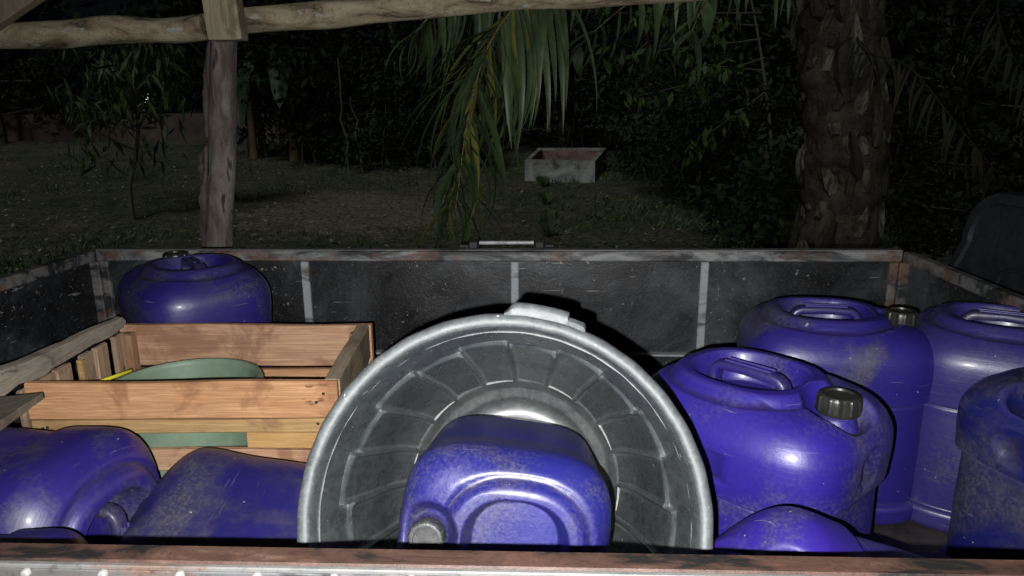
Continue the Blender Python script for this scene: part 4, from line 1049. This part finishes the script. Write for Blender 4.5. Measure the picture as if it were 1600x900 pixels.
# low wall and house with a lit lamp, far left
wl = tag(MB().box((-9.0, 19.5, 1.35), (17, 0.18, 0.75), ch=0.01).build('boundary_wall', M['brickwall']), 'long low stained wall at the back left of the yard', 'wall')
hz = 32
h0 = at_y(225, 165, hz); house = empty('house', (h0.x+2, hz, 1.1), 'distant pale house beyond the wall, barely lit', 'house')
MB().box((h0.x+2.2, hz+1.5, 2.0), (7.0, 3.0, 1.9), ch=0.01).build('wall', M['house'], house)
MB().box((h0.x+2.2, hz+1.5, 3.1), (7.8, 3.8, 0.12), ch=0.02).build('roof', M['roof'], house)
for px in (255, 275, 300, 320): 
    q = at_y(px, 158, hz-0.02); MB().box((q.x, hz-0.02, q.z-0.2), (0.35, 0.05, 0.6), ch=0.01).build('window', M['black'], house)
lq = at_y(240, 150, 24)
lamp = empty('yard_lamp', (lq.x, 24, 1.04), 'small bright white lamp glowing far off behind the sapling', 'lamp')
MB().tube([(lq.x+0.25, 24.02, 1.04), (lq.x+0.25, 24.02, lq.z+0.1)], 0.03, 8).build('pole', M['twig'], lamp)
MB().add([(lq.x-0.02, 24, lq.z+0.14), (lq.x+0.10, 24, lq.z-0.02), (lq.x-0.04, 24, lq.z+0.0), (lq.x-0.02, 24.06, lq.z+0.14), (lq.x+0.10, 24.06, lq.z-0.02), (lq.x-0.04, 24.06, lq.z+0.0)], [(0, 2, 1), (3, 4, 5), (0, 1, 4, 3), (1, 2, 5, 4), (2, 0, 3, 5)]).build('lamp_head', M['lamp'], lamp)
MB().box((lq.x-0.25, 24.0, lq.z-0.06), (0.16, 0.05, 0.26), ch=0.02, jit=0.02).build('lamp_head', M['lamp'], lamp)

# grass, litter (stuff)
def blades(n, x0, x1, y0, y1, h, seed, mat, name, label, wmul=0.10, flat=False):
    g = np.random.default_rng(seed); y = y0 + (y1-y0)*g.uniform(0, 1, n)**1.3; hw = y*0.78+1.0; x = np.clip(g.uniform(-1, 1, n)*hw, x0, x1)
    keep = np.array([noise.noise(Vector((a*0.5, b*0.5, 3))) + 0.35*noise.noise(Vector((a*2, b*2, 3))) > (-0.05 if not flat else -9) or flat for a, b in zip(x, y)]); x, y = x[keep], y[keep]; n = len(x)
    z = 0.065*np.clip(np.minimum(y, 22)-4, 0, None) - 0.02
    if not flat:
        pc = ground_hit(560, 330); dd_ = np.hypot((x-pc.x)/2.6, (y-pc.y)/1.6) + 0.35*g.normal(0, 1, n); kk = dd_ > 1; x, y, z = x[kk], y[kk], z[kk]; n = len(x)
    az = g.uniform(0, 2*np.pi, n); L = h*g.uniform(0.4, 1.5, n)
    if flat:
        z = z + 0.05; dx, dy = np.cos(az)*L, np.sin(az)*L; P0 = np.stack([x, y, z], 1)
        d = np.stack([dx, dy, g.uniform(-.02, .04, n)], 1); s_ = np.stack([-dy, dx, g.uniform(-.02, .02, n)], 1)*0.3
        V = np.stack([P0, P0+d*0.5+s_, P0+d, P0+d*0.5-s_], 1).reshape(-1, 3); k = np.arange(n)*4
        Fc = np.stack([k, k+1, k+2, k+3], 1)
    else:
        lean = g.uniform(0.1, 0.8, n); P0 = np.stack([x, y, z], 1); d = np.stack([np.cos(az)*lean*L, np.sin(az)*lean*L, L], 1)
        s_ = np.stack([-np.sin(az), np.cos(az), np.zeros(n)], 1)*(h*wmul)
        V = np.stack([P0-s_, P0+s_, P0+d*0.6+s_*0.7+np.array([0, 0, .0]), P0+d*np.array([1.25, 1.25, 0.9])], 1).reshape(-1, 3); k = np.arange(n)*4
        Fc = np.stack([k, k+1, k+2, k+3], 1)
    o = MB().add(V, [tuple(t) for t in Fc.tolist()]).build(name, M[mat]); return tag(o, label, kind='stuff')
blades(80000, -20, 20, 4.5, 17, 0.065, 5, 'grass', 'grass', 'short patchy grass over the dark yard')
blades(26000, 0.2, 6.5, 6.2, 12.5, 0.11, 6, 'grass', 'tall_grass', 'longer green grass in front of the concrete tank')
blades(3600, -20, 20, 5, 16, 0.055, 8, 'litter', 'leaf_litter', 'dry leaves scattered on the ground', flat=True)
